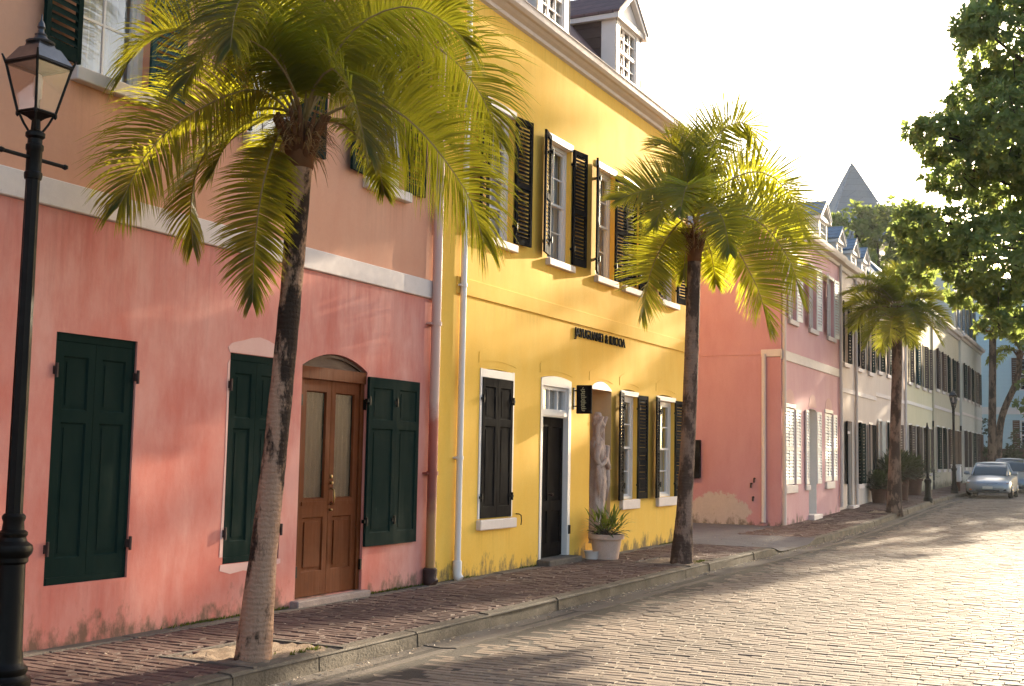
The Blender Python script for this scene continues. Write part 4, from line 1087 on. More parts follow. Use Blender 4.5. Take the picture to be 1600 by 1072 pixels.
# ------------------------------------------------------------------ the terrace further along
def terrace(name, label, x0, x1, F, base, eave, mat, mroof, lower, upper, shm, trim, door=None, third=None, dorm=(), depth=8, band=None, pipe=None):
    h = thing(name, label, 'house', (x0, F, base))
    t = TF(F); mb = MB()
    lo = [dict(x0=a, x1=b, z0=base + .75, z1=base + 2.75, depth=.2) for a, b in lower]
    if door: lo.append(dict(x0=door[0], x1=door[1], z0=base + .12, z1=base + 2.75, depth=.25))
    up = [dict(x0=a, x1=b, z0=base + 4.55, z1=base + 6.45, depth=.2) for a, b in upper]
    wall_panel(mb, x0, x1, base - .8, base + 3.6, lo, t, 0, .9)
    wall_panel(mb, x0, x1, base + 3.6, eave, up, t, 0, .9)
    mb.face([t(x0, depth, base + 3), t(x0, 0, base + 3), t(x0, 0, eave), t(x0, depth, eave)]); mb.face([t(x1, 0, base - .8), t(x1, depth, base - .8), t(x1, depth, eave), t(x1, 0, eave)])
    mb.face([t(x0, 0, eave), t(x1, 0, eave), t(x1, depth, eave), t(x0, depth, eave)])
    mb.build('wall', mat, h)
    mb = MB(); mb.ring_loft([[(x, F + d, eave + z) for d, z in ((0, -.22), (-.06, -.20), (-.10, -.08), (-.22, -.05), (-.26, .05), (-.27, .10), (.05, .10), (.05, -.22))] for x in (x0 + .02, x1 - .002)]); mb.build('cornice', trim, h)
    if band:
        mb = MB(); mb.box(x0 + .1, x1 - .1, F - .03, F + .01, base + 3.62, base + 3.76); mb.build('string_band', trim, h)
    if mroof:
        mb = MB(); mansard(mb, x0, x1, F - .16, F + depth, eave + .06, eave + 1.9, 1.65, .0, .0)
        mb.build('roof', mroof, h)
    for (a, b) in lower:
        sash_window(h, a, b, base + .75, base + 2.75, F, rec=.1, cols=2, rows=2, sillw=.04, sillh=.14, curtain='both', mat=trim, lintel=.08)
        shutter_pair(h, a, b, base + .77, base + 2.75, F, min(.42, (b - a) * .48), random.choice(shm), al=R(random.uniform(5, 25)), ar=R(random.uniform(3, 16)), lh=False, kind=random.choice(('louvre', 'panel')), pitch=.1)
    for (a, b) in upper:
        sash_window(h, a, b, base + 4.55, base + 6.45, F, rec=.1, cols=2, rows=2, sillw=.06, sillh=.13, curtain='both', mat=trim)
        shutter_pair(h, a, b, base + 4.57, base + 6.45, F, min(.42, (b - a) * .48), random.choice(shm), al=R(random.uniform(5, 20)), ar=R(random.uniform(3, 14)), lh=False, pitch=.1)
    if door:
        a, b = door
        mb = MB(); panel_leaf(mb, b - a - .08, base + .14, base + 2.35, hingeTF(a + .04, .12, 0, F, False)); d = mb.build('door', m_green, h)
        mb = MB(); mb.box(a, a + .04, F + .05, F + .2, base + .13, base + 2.75); mb.box(b - .04, b, F + .05, F + .2, base + .13, base + 2.75); mb.box(a + .04, b - .04, F + .05, F + .2, base + 2.36, base + 2.44); mb.build('door_frame', trim, h)
        mb = MB(); mb.box(a - .1, b + .1, F - .2, F + .2, base - .2, base + .12); mb.build('doorstep', m_trim, h, bevel=.01)
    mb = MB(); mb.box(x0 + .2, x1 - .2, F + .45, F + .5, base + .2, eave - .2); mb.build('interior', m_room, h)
    if pipe:
        for px in pipe:
            mb = MB(); mb.tube([(px, F - .06, eave - .05), (px, F - .06, base + .1)], .05, 8); mb.build('drainpipe', trim, h, smooth='auto')
    for (a, b, zb) in dorm:
        dormer(h, a, b, F, .25, eave + .18, eave + .90, eave + 1.26, RS, lambda z: (z - eave - .1) / 1.03 , m_white, m_boardblue, m_slate, m_white)
    return h
SH = [m_black, m_green, m_green]
h4 = terrace('cream_house', 'cream terraced house next to the pink corner house with dark green door and shutters', 37.04, 43.9, 7.62, .16, 7.75, m_cream, m_slate, [(40.35, 41.15), (42.4, 43.1)], [(38.2, 38.95), (40.4, 41.15), (42.4, 43.1)], [m_black, m_green, m_wooddk], m_trim, door=(38.75, 39.55), dorm=((38.5, 39.5, 0), (40.8, 41.8, 0), (42.7, 43.7, 0)), band=True, pipe=(37.25, 40.0))
T = hingeTF(38.7, -.02, R(12), 7.62, True); mb = MB(); panel_leaf(mb, .4, .95, 2.9, T); mb.build('shutter', m_black, h4)
h5 = terrace('buff_house', 'pinkish cream terraced house partly hidden by the third palm tree', 43.92, 51.0, 7.72, .36, 8.0, m_cream, m_slate, [(44.8, 45.5), (46.6, 47.4), (48.6, 49.4)], [(44.8, 45.5), (46.7, 47.4), (48.8, 49.5)], [m_wooddk, m_grey, m_green], m_trim, band=True, pipe=(50.8,))
h6 = terrace('butter_yellow_house', 'pale butter yellow terraced house behind the potted shrubs and slim iron post', 51.02, 59.4, 7.78, .44, 8.25, m_butter, m_slate, [(52.2, 53.0), (54.3, 55.1), (56.4, 57.2), (58.1, 58.8)], [(52.2, 53.0), (54.3, 55.1), (56.4, 57.2), (58.1, 58.8)], [m_green, m_teal, m_board], m_white, band=True)
h7 = terrace('tan_house', 'tan terraced house behind the far street lamps with closely spaced shutters', 59.42, 69.6, 7.7, .6, 8.5, m_tan, m_slate, [(60.3, 61.1), (62.3, 63.1), (64.4, 65.2), (66.5, 67.3), (68.3, 69.0)], [(60.3, 61.1), (62.3, 63.1), (64.4, 65.2), (66.5, 67.3), (68.3, 69.0)], [m_board, m_green, m_wooddk], m_trim, band=True)
h8 = terrace('grey_cream_house', 'three storey greyish cream house at the far end of the terrace', 69.62, 80.6, 7.6, .68, 8.6, m_grey, None, [(70.6, 71.4), (72.6, 73.4), (74.7, 75.5), (76.8, 77.6), (78.8, 79.6)], [(70.6, 71.4), (72.6, 73.4), (74.7, 75.5), (76.8, 77.6), (78.8, 79.6)], [m_board, m_green, m_wooddk], m_trim, band=True)
# its set back third storey
mb = MB(); tt = TF(7.9)
wall_panel(mb, 69.7, 80.5, 8.6, 12.2, [dict(x0=a, x1=a + .8, z0=9.2, z1=11.2, depth=.2) for a in (70.8, 73.0, 75.2, 77.4, 79.2)], tt, 0, 1)
mb.face([tt(80.5, 0, 8.6), tt(80.5, 8, 8.6), tt(80.5, 8, 12.2), tt(80.5, 0, 12.2)]); mb.face([tt(69.7, 8, 8.6), tt(69.7, 0, 8.6), tt(69.7, 0, 12.2), tt(69.7, 8, 12.2)]); mb.face([tt(69.7, 0, 12.2), tt(80.5, 0, 12.2), tt(80.5, 8, 12.2), tt(69.7, 8, 12.2)])
mb.build('upper_storey', m_grey, h8)
for a in (70.8, 73.0, 75.2, 77.4, 79.2):
    sash_window(h8, a, a + .8, 9.2, 11.2, 7.9, rec=.1, curtain='both', mat=m_trim); shutter_pair(h8, a, a + .8, 9.2, 11.2, 7.9, .4, m_boardblue, lh=False, pitch=.1)
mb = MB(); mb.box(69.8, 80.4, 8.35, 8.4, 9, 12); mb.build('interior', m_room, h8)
mb = MB(); mb.box(69.62, 80.62, 7.55, 8.1, 12.2, 12.45); mb.build('parapet', m_trim, h8)

# pale blue house closing the view
blue = thing('pale_blue_house', 'pale blue weatherboarded house closing the far end of the street', 'house', (88, 6, .7))
mb = MB(); tb = lambda x, d, z: (88 + d, -x, z)      # facade faces -x
BW = [dict(x0=-5.9, x1=-5.0, z0=6.6, z1=8.8, depth=.15), dict(x0=-3.2, x1=-2.3, z0=6.6, z1=8.8, depth=.15), dict(x0=-.6, x1=.3, z0=6.6, z1=8.8, depth=.15),
      dict(x0=-5.9, x1=-5.0, z0=2.6, z1=4.6, depth=.15), dict(x0=-3.2, x1=-2.3, z0=2.6, z1=4.6, depth=.15)]
wall_panel(mb, -13.5, 3.8, .2, 13.8, BW, tb, 0)
mb.face([tb(-13.5, 9, .2), tb(-13.5, 0, .2), tb(-13.5, 0, 13.8), tb(-13.5, 9, 13.8)]); mb.face([tb(3.8, 0, .2), tb(3.8, 9, .2), tb(3.8, 9, 13.8), tb(3.8, 0, 13.8)])
mb.face([tb(-13.5, 0, 13.8), tb(3.8, 0, 13.8), tb(3.8, 9, 13.8), tb(-13.5, 9, 13.8)])
mb.build('wall', m_blue, blue)
mb = MB()
for k in range(48):
    z = .6 + k * .275; mb.hexa([tb(-13.5, -.02, z), tb(3.8, -.02, z), tb(3.8, -.001, z), tb(-13.5, -.001, z), tb(-13.5, -.004, z + .02), tb(3.8, -.004, z + .02), tb(3.8, -.001, z + .02), tb(-13.5, -.001, z + .02)])
mb.build('weatherboards', m_blue, blue)
mb = MB(); mb.box(-13.6, 3.9, -.06, -.005, 5.0, 5.5, 0, tb); mb.build('string_band', m_white, blue)
mb = MB(); mb.box(-13.8, 4.0, -.5, 9, 13.8, 14.2, 0, tb); mb.build('roof_edge', m_white, blue)
for wd in BW:
    a, b, z0, z1 = wd['x0'], wd['x1'], wd['z0'], wd['z1']
    mb = MB()
    for (p, q_, r, s) in ((a, a + .08, z0, z1), (b - .08, b, z0, z1), (a + .08, b - .08, z0, z0 + .08), (a + .08, b - .08, z1 - .08, z1), (a + .08, b - .08, (z0 + z1) / 2 - .04, (z0 + z1) / 2 + .04)): mb.box(p, q_, .02, .1, r, s, 0, tb)
    w = mb.build('window', m_white, blue)
    g = MB(); g.face([tb(a, .09, z0), tb(b, .09, z0), tb(b, .09, z1), tb(a, .09, z1)]); g.build('pane', m_room, w)
    for xa in (a - .48, b + .04):
        mb = MB(); louvre_leaf(mb, .44, z0, z1, lambda x, d, z, xa=xa: tb(xa + x, d - .06, z), pitch=.12); mb.build('shutter', m_wooddk, blue)
# garden wall in front of it
gw = thing('garden_wall', 'dark vine covered garden wall across the end of the street behind the parked cars', 'wall', (80, 4, .7))
mb = MB(); mb.box(82, 82.4, -8, 8.2, .3, 2.5); mb.build('wall_body', m_board, gw, bevel=.03)
mb = MB(); mb.box(81.93, 82.47, -8, 8.2, 2.5, 2.62); mb.build('coping', m_kerb, gw, bevel=.02)

# church spire beyond the trees
sp = thing('church_tower', 'grey slated pyramid spire rising above the trees beyond the terrace', 'tower', (100, 19.0, 0))
mb = MB(); cx, cyy = 100, 19.15
mb.ring_loft([[(cx - 2.6, cyy - 2.6, 0), (cx + 2.6, cyy - 2.6, 0), (cx + 2.6, cyy + 2.6, 0), (cx - 2.6, cyy + 2.6, 0)], [(cx - 2.6, cyy - 2.6, 19), (cx + 2.6, cyy - 2.6, 19), (cx + 2.6, cyy + 2.6, 19), (cx - 2.6, cyy + 2.6, 19)]])
mb.build('tower_body', m_grey, sp)
mb = MB(); rr = []
for (w, z) in ((3.0, 19), (2.95, 19.2), (1.75, 22.2), (.55, 24.9), (.10, 25.9)):
    rr.append([(cx - w, cyy - w, z), (cx + w, cyy - w, z), (cx + w, cyy + w, z), (cx - w, cyy + w, z)])
def yaw(p, a=R(28)):
    x, y = p[0] - cx, p[1] - cyy; return (cx + x * math.cos(a) - y * math.sin(a), cyy + x * math.sin(a) + y * math.cos(a), p[2])
mb.ring_loft([[yaw(p) for p in r] for r in rr])
spr = mb.build('spire_roof', m_spire, sp)
mb = MB()
for k in range(4): mb.tube([yaw(r[k]) for r in rr], [.09, .09, .08, .06, .05], 5)
mb.build('ridge_roll', m_slate, spr)
mb = MB(); mb.lathe([(.10, 25.8), (.14, 25.95), (.05, 26.1), (.03, 26.7), (.0, 27.0)], (cx, cyy, 0), 8); mb.build('finial', m_slate, sp)

# ------------------------------------------------------------------ street lamps
def street_lamp(label, x, y, z0, group='black iron street lamps', sc=1.0, bar=True):
    o_ = thing('street_lamp', label, 'street lamp', (x, y, z0), group)
    P = lambda prof: [(r * sc, z0 + z * sc) for r, z in prof]
    mb = MB()
    mb.lathe(P([(.16, -.02), (.16, .05), (.145, .07), (.14, .16), (.15, .18), (.15, .22), (.125, .235), (.118, .25), (.128, .27), (.128, .29), (.105, .31), (.098, .33), (.098, .36), (.092, .40), (.083, .92), (.098, .935), (.098, .96), (.118, .985), (.124, 1.01), (.118, 1.035), (.085, 1.06), (.078, 1.085), (.088, 1.10), (.088, 1.115), (.066, 1.13), (.062, 1.18), (.07, 1.20), (.07, 1.215), (.056, 1.23)]), (x, y, 0), 24)
    base = mb.build('base', m_iron, o_, smooth='auto')
    mb = MB()
    n = 24; rings = []
    for (r, z, fl) in ((.048, 1.22, 1), (.045, 2.2, 1), (.041, 3.35, 1)):
        rings.append([(x + r * sc * (1 + .06 * fl * math.cos(8 * 2 * math.pi * k / n)) * math.cos(2 * math.pi * k / n), y + r * sc * (1 + .06 * fl * math.cos(8 * 2 * math.pi * k / n)) * math.sin(2 * math.pi * k / n), z0 + z * sc) for k in range(n)])
    mb.ring_loft(rings)
    mb.lathe(P([(.052, 3.34), (.056, 3.36), (.056, 3.38), (.048, 3.39), (.048, 3.52), (.055, 3.53), (.055, 3.56), (.045, 3.57), (.045, 3.60), (.06, 3.615), (.06, 3.64), (.03, 3.66), (.025, 3.76)]), (x, y, 0), 16)
    mb.build('pole', m_iron, o_, smooth='auto')
    if bar:
        mb = MB(); mb.tube([(x - 0.255 * sc, y, z0 + 3.475 * sc), (x + 0.255 * sc, y, z0 + 3.475 * sc)], .013 * sc, 8)
        for s in (-1, 1): mb.lathe(P([(0, 3.455), (.02, 3.465), (.02, 3.485), (0, 3.495)]), (x + s * 0.255 * sc, y, 0), 8)
        mb.build('ladder_bar', m_iron, o_, smooth='auto')
    mb = MB()
    for s in ((1, 1), (1, -1), (-1, 1), (-1, -1)):
        mb.tube([(x + s[0] * .02 * sc, y + s[1] * .02 * sc, z0 + 3.63 * sc), (x + s[0] * .052 * sc, y + s[1] * .052 * sc, z0 + 3.70 * sc), (x + s[0] * .078 * sc, y + s[1] * .078 * sc, z0 + 3.775 * sc)], .008 * sc, 6)
    mb.build('lantern_bracket', m_iron, o_)
    # lantern: square frustum
    b_, t_, zb, zt = .080 * sc, .140 * sc, z0 + 3.77 * sc, z0 + 4.08 * sc
    mb = MB()
    C = ((1, 1), (-1, 1), (-1, -1), (1, -1))
    for c in C:
        mb.tube([(x + c[0] * b_, y + c[1] * b_, zb), (x + c[0] * t_, y + c[1] * t_, zt)], .009 * sc, 6)
        mb.tube([(x + c[0] * t_, y + c[1] * t_, zt), (x + c[0] * t_ * 1.13, y + c[1] * t_ * 1.13, zt + .055 * sc)], [.010 * sc, .006 * sc], 6)
        mb.lathe([(0, zb - .035 * sc), (.012 * sc, zb - .02 * sc), (.012 * sc, zb), (0, zb + .01 * sc)], (x + c[0] * b_, y + c[1] * b_, 0), 8)
    for k in range(4):
        c, d = C[k], C[(k + 1) % 4]
        for (w, z, r) in ((b_, zb, .010), (t_, zt, .013)):
            mb.tube([(x + c[0] * w, y + c[1] * w, z), (x + d[0] * w, y + d[1] * w, z)], r * sc, 6)
    rings = [[(x + c[0] * w, y + c[1] * w, z) for c in C] for w, z in ((b_, zb - .006), (b_ * .5, zb - .03 * sc), (.02 * sc, zb - .05 * sc))]
    mb.ring_loft(rings)
    lan = mb.build('lantern', m_iron, o_)
    g = MB()
    for k in range(4):
        c, d = C[k], C[(k + 1) % 4]
        g.face([(x + c[0] * b_, y + c[1] * b_, zb), (x + d[0] * b_, y + d[1] * b_, zb), (x + d[0] * t_, y + d[1] * t_, zt), (x + c[0] * t_, y + c[1] * t_, zt)])
    g.build('pane', m_lampglass, lan)
    mb = MB()
    mb.ring_loft([[(x + c[0] * w * sc, y + c[1] * w * sc, z0 + z * sc) for c in C] for w, z in ((.143, 4.085), (.149, 4.095), (.140, 4.105), (.088, 4.195), (.066, 4.205), (.060, 4.225))])
    mb.lathe(P([(.06, 4.22), (.088, 4.225), (.092, 4.235), (.05, 4.255), (.036, 4.275), (.04, 4.285), (.022, 4.30), (.018, 4.32), (.026, 4.335), (.02, 4.36), (.006, 4.385), (.004, 4.42), (0, 4.425)]), (x, y, 0), 14)
    mb.build('lantern_roof', m_lamproof if sc == 1 else m_iron, o_, smooth='auto')
    mb = MB(); mb.lathe([(.012, zb - .01), (.012, zb + .09 * sc), (.026, zb + .10 * sc), (.028, zb + .22 * sc), (.018, zb + .25 * sc), (0, zb + .26 * sc)], (x, y, 0), 10); mb.build('bulb', m_lampbulb, lan, smooth=True)
    return o_
m_lamproof = paint('dull_tin', (.05, .05, .055), .35, .3, (.12, .11, .10), -.05, .6, .2, metallic=.4)
m_lampbulb = paint('frosted_bulb', (.75, .66, .55), .3, .05, None, 0, .5, 0)
street_lamp('nearest black iron street lamp with a ladder bar in front of the salmon pink wall', 5.42, 6.15, 0)
street_lamp('far black iron street lamp standing by the kerb next to the silver car', 53.8, 6.2, zg(53.8), sc=1.0, bar=False)
street_lamp('farther black iron street lamp behind another lamp near the parked cars', 60.5, 6.95, zg(60.5), sc=1.02, bar=False)
# slim cast iron post
po = thing('iron_post', 'slim black iron post with a thick foot on the pavement beyond the potted shrubs', 'post', (44.5, 6.0, zg(44.5)))
z = zg(44.5); mb = MB(); mb.lathe([(.16, z - .05), (.16, z + .10), (.12, z + .14), (.105, z + .3), (.105, z + .62), (.125, z + .66), (.12, z + .74), (.06, z + .80), (.05, z + .86)], (44.5, 6.0, 0), 14); mb.build('foot', m_iron, po, smooth='auto')
mb = MB(); mb.lathe([(.045, z + .85), (.038, z + 2.5), (.06, z + 2.52), (.06, z + 2.56), (.035, z + 2.6), (.02, z + 2.72), (0, z + 2.74)], (44.5, 6.0, 0), 10); mb.build('shaft', m_iron, po, smooth='auto')
# litter bin near the cars
bi = thing('litter_bin', 'white bin on a dark red foot between the far lamp and the silver car', 'bin', (57.2, 6.5, zg(57)))
z = zg(57); mb = MB(); mb.box(56.95, 57.35, 6.3, 6.7, z + .42, z + 1.12); mb.build('bin_body', m_white, bi, bevel=.04)
mb = MB(); mb.box(56.98, 57.32, 6.33, 6.67, z - .05, z + .415); mb.build('foot', m_terradk, bi, bevel=.02)
mb = MB(); mb.box(56.93, 57.37, 6.28, 6.72, z + 1.122, z + 1.18); mb.build('lid', m_white, bi, bevel=.02)

# potted shrubs by the third palm
GP = 'potted shrubs by the far palm'
for i, (lab, x, y, h, r, nl, ll, sp_, sd) in enumerate((
    ('bushy shrub in a dark clay pot nearest the third palm trunk', 44.3, 7.15, .62, .26, 420, .26, .75, 11),
    ('tall shrub in a red clay pot between two other potted shrubs', 45.0, 7.05, .75, .30, 460, .28, .80, 12),
    ('small leafy shrub in a clay pot against the cream house wall', 42.4, 7.3, .45, .22, 260, .22, .5, 13),
    ('loose shrub in a clay pot farthest along the pavement of its group', 49.6, 7.2, .6, .26, 320, .3, .7, 14))):
    potted('potted_shrub', lab, x, y, zg(x), r * .95, r * 1.2, h * 1.05, m_terradk, m_hedge, int(nl * 1.8), ll, sp_ * 1.15, .036, sd, GP)

# ------------------------------------------------------------------ palms
RIGHT = Vector((.447, -.8945, 0)); AWAY = Vector((.8945, .447, 0)); UPV = Vector((0, 0, 1))
def catmull(pts, n):
    P = [pts[0] * 2 - pts[1]] + pts + [pts[-1] * 2 - pts[-2]]
    out = []
    for i in range(1, len(P) - 2):
        for k in range(n):
            t = k / n; a, b, c, d = P[i - 1], P[i], P[i + 1], P[i + 2]
            out.append(.5 * ((2 * b) + (c - a) * t + (2 * a - 5 * b + 4 * c - d) * t * t + (3 * b - a - 3 * c + d) * t ** 3))
    out.append(pts[-1].copy()); return out
def frond(root, c, pts, L, droop, mats, rng, nleaf=62, wid=.013, r0=.016, start=.16, roll=None):
    P = catmull([Vector(c)] + [Vector(c) + RIGHT * a + UPV * z + AWAY * d for a, z, d in pts], 8)
    # resample by length
    seg = [0]
    for i in range(1, len(P)): seg.append(seg[-1] + (P[i] - P[i - 1]).length)
    tot = seg[-1]
    def at(s):
        s = max(0, min(1, s)) * tot
        for i in range(1, len(P)):
            if seg[i] >= s:
                t = (s - seg[i - 1]) / max(1e-6, seg[i] - seg[i - 1]); return P[i - 1].lerp(P[i], t), (P[i] - P[i - 1]).normalized()
        return P[-1], (P[-1] - P[-2]).normalized()
    mb = MB()
    rp = [at(k / 14)[0] for k in range(15)]
    mb.tube(rp, [r0 * (1 - .82 * (k / 14) ** .8) for k in range(15)], 5, 1)
    tw = rng.uniform(.05, .3)
    ro = rng.uniform(-.45, .45) if roll is None else roll
    for i in range(nleaf):
        t = start + (1 - start) * (i + rng.uniform(-.3, .3)) / (nleaf - 1); t = min(.999, max(start, t))
        p, T = at(t)
        Nn = (UPV - T * UPV.dot(T))
        if Nn.length < .25: Nn = (AWAY * -1 - T * (AWAY * -1).dot(T))
        Nn.normalize(); S0 = T.cross(Nn); S0, Nn = S0 * math.cos(ro) + Nn * math.sin(ro), Nn * math.cos(ro) - S0 * math.sin(ro)
        prof = (.45 + .55 * smooth01((t - start) / .22)) * (1 - .42 * smooth01((t - .6) / .4)) * (1 - .30 * smooth01((t - .93) / .07))
        fw = .22 + 1.2 * t ** 3.0 + 1.5 * smooth01((t - .80) / .20)
        for sd in (-1, 1):
            ll = L * prof * rng.uniform(.86, 1.1)
            S = (S0 * math.cos(tw) + Nn * math.sin(tw) * sd)
            d = (S * sd * 1.0 + T * fw * rng.uniform(.85, 1.15) + Nn * rng.uniform(.05, .42)).normalized()
            q_ = p.copy(); k = 4; w0 = wid * rng.uniform(.8, 1.15) * (.8 + .3 * prof)
            prev = None; dr = droop * rng.uniform(.7, 1.25)
            wv = (T - d * T.dot(d));
            if wv.length < .1: wv = Nn
            wv.normalize(); wv = (wv + Nn * rng.uniform(-.5, .5)).normalized()
            for j in range(k + 1):
                ww = w0 * (.6, 1.0, .85, .5, .04)[j]
                cur = (q_ - wv * ww, q_ + wv * ww)
                if prev: mb.face([prev[0], prev[1], cur[1], cur[0]], 0)
                prev = cur
                q_ = q_ + d * ll / k
                d = (d + Vector((rng.uniform(-.04, .04), rng.uniform(-.04, .04), -dr * (.34 + .20 * j)))).normalized()
    return mb
def share_quads(mb): return mb
def palm(name, label, trunk_pts, radii, crown, fronds, mats, mtrunk, group, nleaf, wid, r0, seed, fibre=1.0, spear=None, dry=None, lscale=1.0, dscale=1.0):
    rng = random.Random(seed)
    root = thing(name, label, 'palm tree', trunk_pts[0], group)
    mb = MB(); P = catmull([Vector(p) for p in trunk_pts], 14)
    n = len(P); rr = []
    for i in range(n):
        t = i / (n - 1) * (len(radii) - 1); k = min(int(t), len(radii) - 2); r = lerp(radii[k], radii[k + 1], t - k)
        rr.append(r * (1 + .004 * math.sin(i * 2.4) + rng.uniform(-.022, .022)))
    rr[0] *= 1.12; P[0] = P[0] - Vector((0, 0, .06))
    mb.tube(P, rr, 18); mb.build('trunk', mtrunk, root, smooth=True)
    for (pts, L, dr, *ro) in fronds:
        mb = frond(root, crown, pts, L * lscale, dr * dscale, mats, rng, nleaf, wid, r0, roll=ro[0] if ro else None)
        share(mb).build('frond', [rng.choice(mats), m_rachis], root)
    # leaf bases, fibre sheaths and dry hanging threads under the crown
    c = Vector(crown); tp = Vector(trunk_pts[-1]); mb = MB(); R0 = radii[-1]
    for i in range(16):
        a = i * 2.4; z = -.02 - .03 * (i % 6); out = Vector((math.cos(a), math.sin(a), 0))
        b0 = tp.lerp(c, .15 + .05 * (i % 7)) + out * R0 * .75 - UPV * .05; b1 = b0 + out * R0 * .55 + UPV * .16 * fibre; b2 = b1 + out * R0 * 1.0 + UPV * .16 * fibre
        mb.tube([b0, b1, b2], [R0 * .42, R0 * .28, R0 * .13], 6)
    mb.tube([tp - UPV * .10, tp + (c - tp) * .5, c + UPV * .05], [R0 * 1.06, R0 * 1.15, R0 * .5], 12)
    mb.build('leaf_bases', m_fibre, root, smooth=True)
    mb = MB()
    for i in range(int(260 * fibre)):
        a = rng.uniform(0, 6.28); out = Vector((math.cos(a), math.sin(a), 0)); b0 = tp.lerp(c, rng.uniform(.1, 1.3)) + out * R0 * rng.uniform(.7, 1.5)
        L = rng.uniform(.10, .42) * fibre; d = (out * .7 + UPV * rng.uniform(-.3, .8)).normalized(); prev = None; sdv = out.cross(UPV)
        for j in range(4):
            w = .006 * (1, .9, .6, .1)[j]; cur = (b0 - sdv * w, b0 + sdv * w)
            if prev: mb.face([prev[0], prev[1], cur[1], cur[0]])
            prev = cur; b0 = b0 + d * L / 3; d = (d + Vector((0, 0, -.75))).normalized()
    share(mb).build('dry_fibres', m_dry, root)
    if spear:
        mb = MB(); mb.tube([c, c + UPV * spear * .5 + RIGHT * .0, c + UPV * spear + RIGHT * .01], [.02, .014, .003], 6); mb.build('spear_leaf', mats[0], root)
    return root
def share(mb):
    """weld consecutive strip quads so that each leaflet is one island"""
    key = {}; nv = []; mp = []
    for p in mb.v:
        k = (round(p[0], 5), round(p[1], 5), round(p[2], 5))
        if k not in key: key[k] = len(nv); nv.append(p)
        mp.append(key[k])
    mb.v = nv; mb.f = [tuple(mp[i] for i in f) for f in mb.f]; return mb

GPALM = 'palms along the pavement'
P1F = [
 ([(-0.28, 0.26, -0.1), (-0.54, 0.22, -0.2), (-0.94, -0.05, -0.3), (-1.18, -0.38, -0.4), (-1.32, -0.78, -0.5)], 0.58, 0.9, 1.0),
 ([(-0.43, 0.62, 0.08), (-0.78, 0.86, 0.17), (-1.11, 0.91, 0.25), (-1.37, 0.86, 0.33), (-1.58, 0.71, 0.42), (-1.7, 0.53, 0.5)], 0.55, 0.8, 0.9),
 ([(-0.09, 0.35, -0.26), (-0.21, 0.68, -0.52), (-0.33, 0.83, -0.78), (-0.35, 0.58, -1.04), (-0.31, 0.23, -1.3)], 0.6, 0.9),
 ([(-0.09, 0.04, -0.04), (-0.18, -0.05, -0.08), (-0.25, -0.32, -0.12), (-0.3, -0.67, -0.17), (-0.32, -1.11, -0.21), (-0.31, -1.47, -0.25)], 0.38, 0.4),
 ([(-0.21, 0.19, 0.12), (-0.56, 0.17, 0.24), (-0.9, -0.14, 0.36), (-1.03, -0.51, 0.48), (-1.03, -0.9, 0.6)], 0.42, 0.8, 0.7),
 ([(0.21, 0.59, 0.06), (0.48, 0.79, 0.12), (0.69, 0.87, 0.19), (0.86, 0.89, 0.25), (1.05, 0.82, 0.31), (1.27, 0.66, 0.37), (1.47, 0.4, 0.44), (1.6, 0.08, 0.5)], 0.66, 1.0, 1.05),
 ([(0.3, 0.16, -0.04), (0.54, 0.2, -0.09), (0.78, 0.12, -0.13), (1.01, -0.08, -0.17), (1.24, -0.37, -0.21), (1.4, -0.63, -0.26), (1.52, -0.98, -0.3)], 0.62, 1.1, 1.0),
 ([(0.1, 0.28, -0.17), (0.26, 0.4, -0.33), (0.38, 0.27, -0.5), (0.49, 0.08, -0.67), (0.57, -0.14, -0.83), (0.66, -0.45, -1.0)], 0.45, 0.9, 0.5),
 ([(0.02, 0.39, 0.02), (0.07, 0.58, 0.04), (0.1, 0.91, 0.06), (0.16, 1.23, 0.08), (0.29, 1.52, 0.1)], 0.6, 0.3),
 ([(0.04, 0.49, 0.18), (0.27, 1.01, 0.36), (0.57, 1.31, 0.54), (0.89, 1.47, 0.72), (1.17, 1.4, 0.9)], 0.6, 0.8, 0.8),
 ([(0.15, 0.39, -0.14), (0.47, 0.78, -0.28), (0.84, 0.89, -0.42), (1.15, 0.74, -0.56), (1.39, 0.49, -0.7)], 0.55, 0.9, 0.8),
 ([(-0.23, 0.48, 0.16), (-0.49, 0.98, 0.32), (-0.83, 1.43, 0.48), (-1.21, 1.61, 0.64), (-1.54, 1.49, 0.8)], 0.6, 0.8, -0.8),
 ([(-0.14, 0.53, 0.13), (-0.26, 1.01, 0.25), (-0.42, 1.51, 0.37), (-0.57, 1.97, 0.5)], 0.55, 0.4),
 ([(-0.05, 0.26, -0.2), (-0.23, 0.51, -0.4), (-0.44, 0.54, -0.6), (-0.63, 0.34, -0.8), (-0.71, 0.05, -1.0)], 0.5, 0.9),
 ([(0.21, 0.12, 0.22), (0.4, 0.05, 0.45), (0.54, -0.15, 0.67), (0.58, -0.33, 0.9)], 0.34, 0.6),
 ([(0.13, 0.07, 0.23), (0.23, -0.09, 0.47), (0.26, -0.32, 0.7)], 0.3, 0.6),
 ([(-0.21, -0.01, 0.3), (-0.31, -0.24, 0.6), (-0.33, -0.52, 0.9)], 0.34, 0.6),
 ([(-0.18, 0.18, 0.25), (-0.47, 0.18, 0.5), (-0.8, 0.05, 0.75), (-1.0, -0.19, 1.0)], 0.45, 0.8, 0.7),
 ([(0.1, 0.33, 0.18), (0.34, 0.55, 0.36), (0.65, 0.59, 0.54), (0.92, 0.42, 0.72), (1.09, 0.18, 0.9)], 0.5, 0.8, 0.8)]
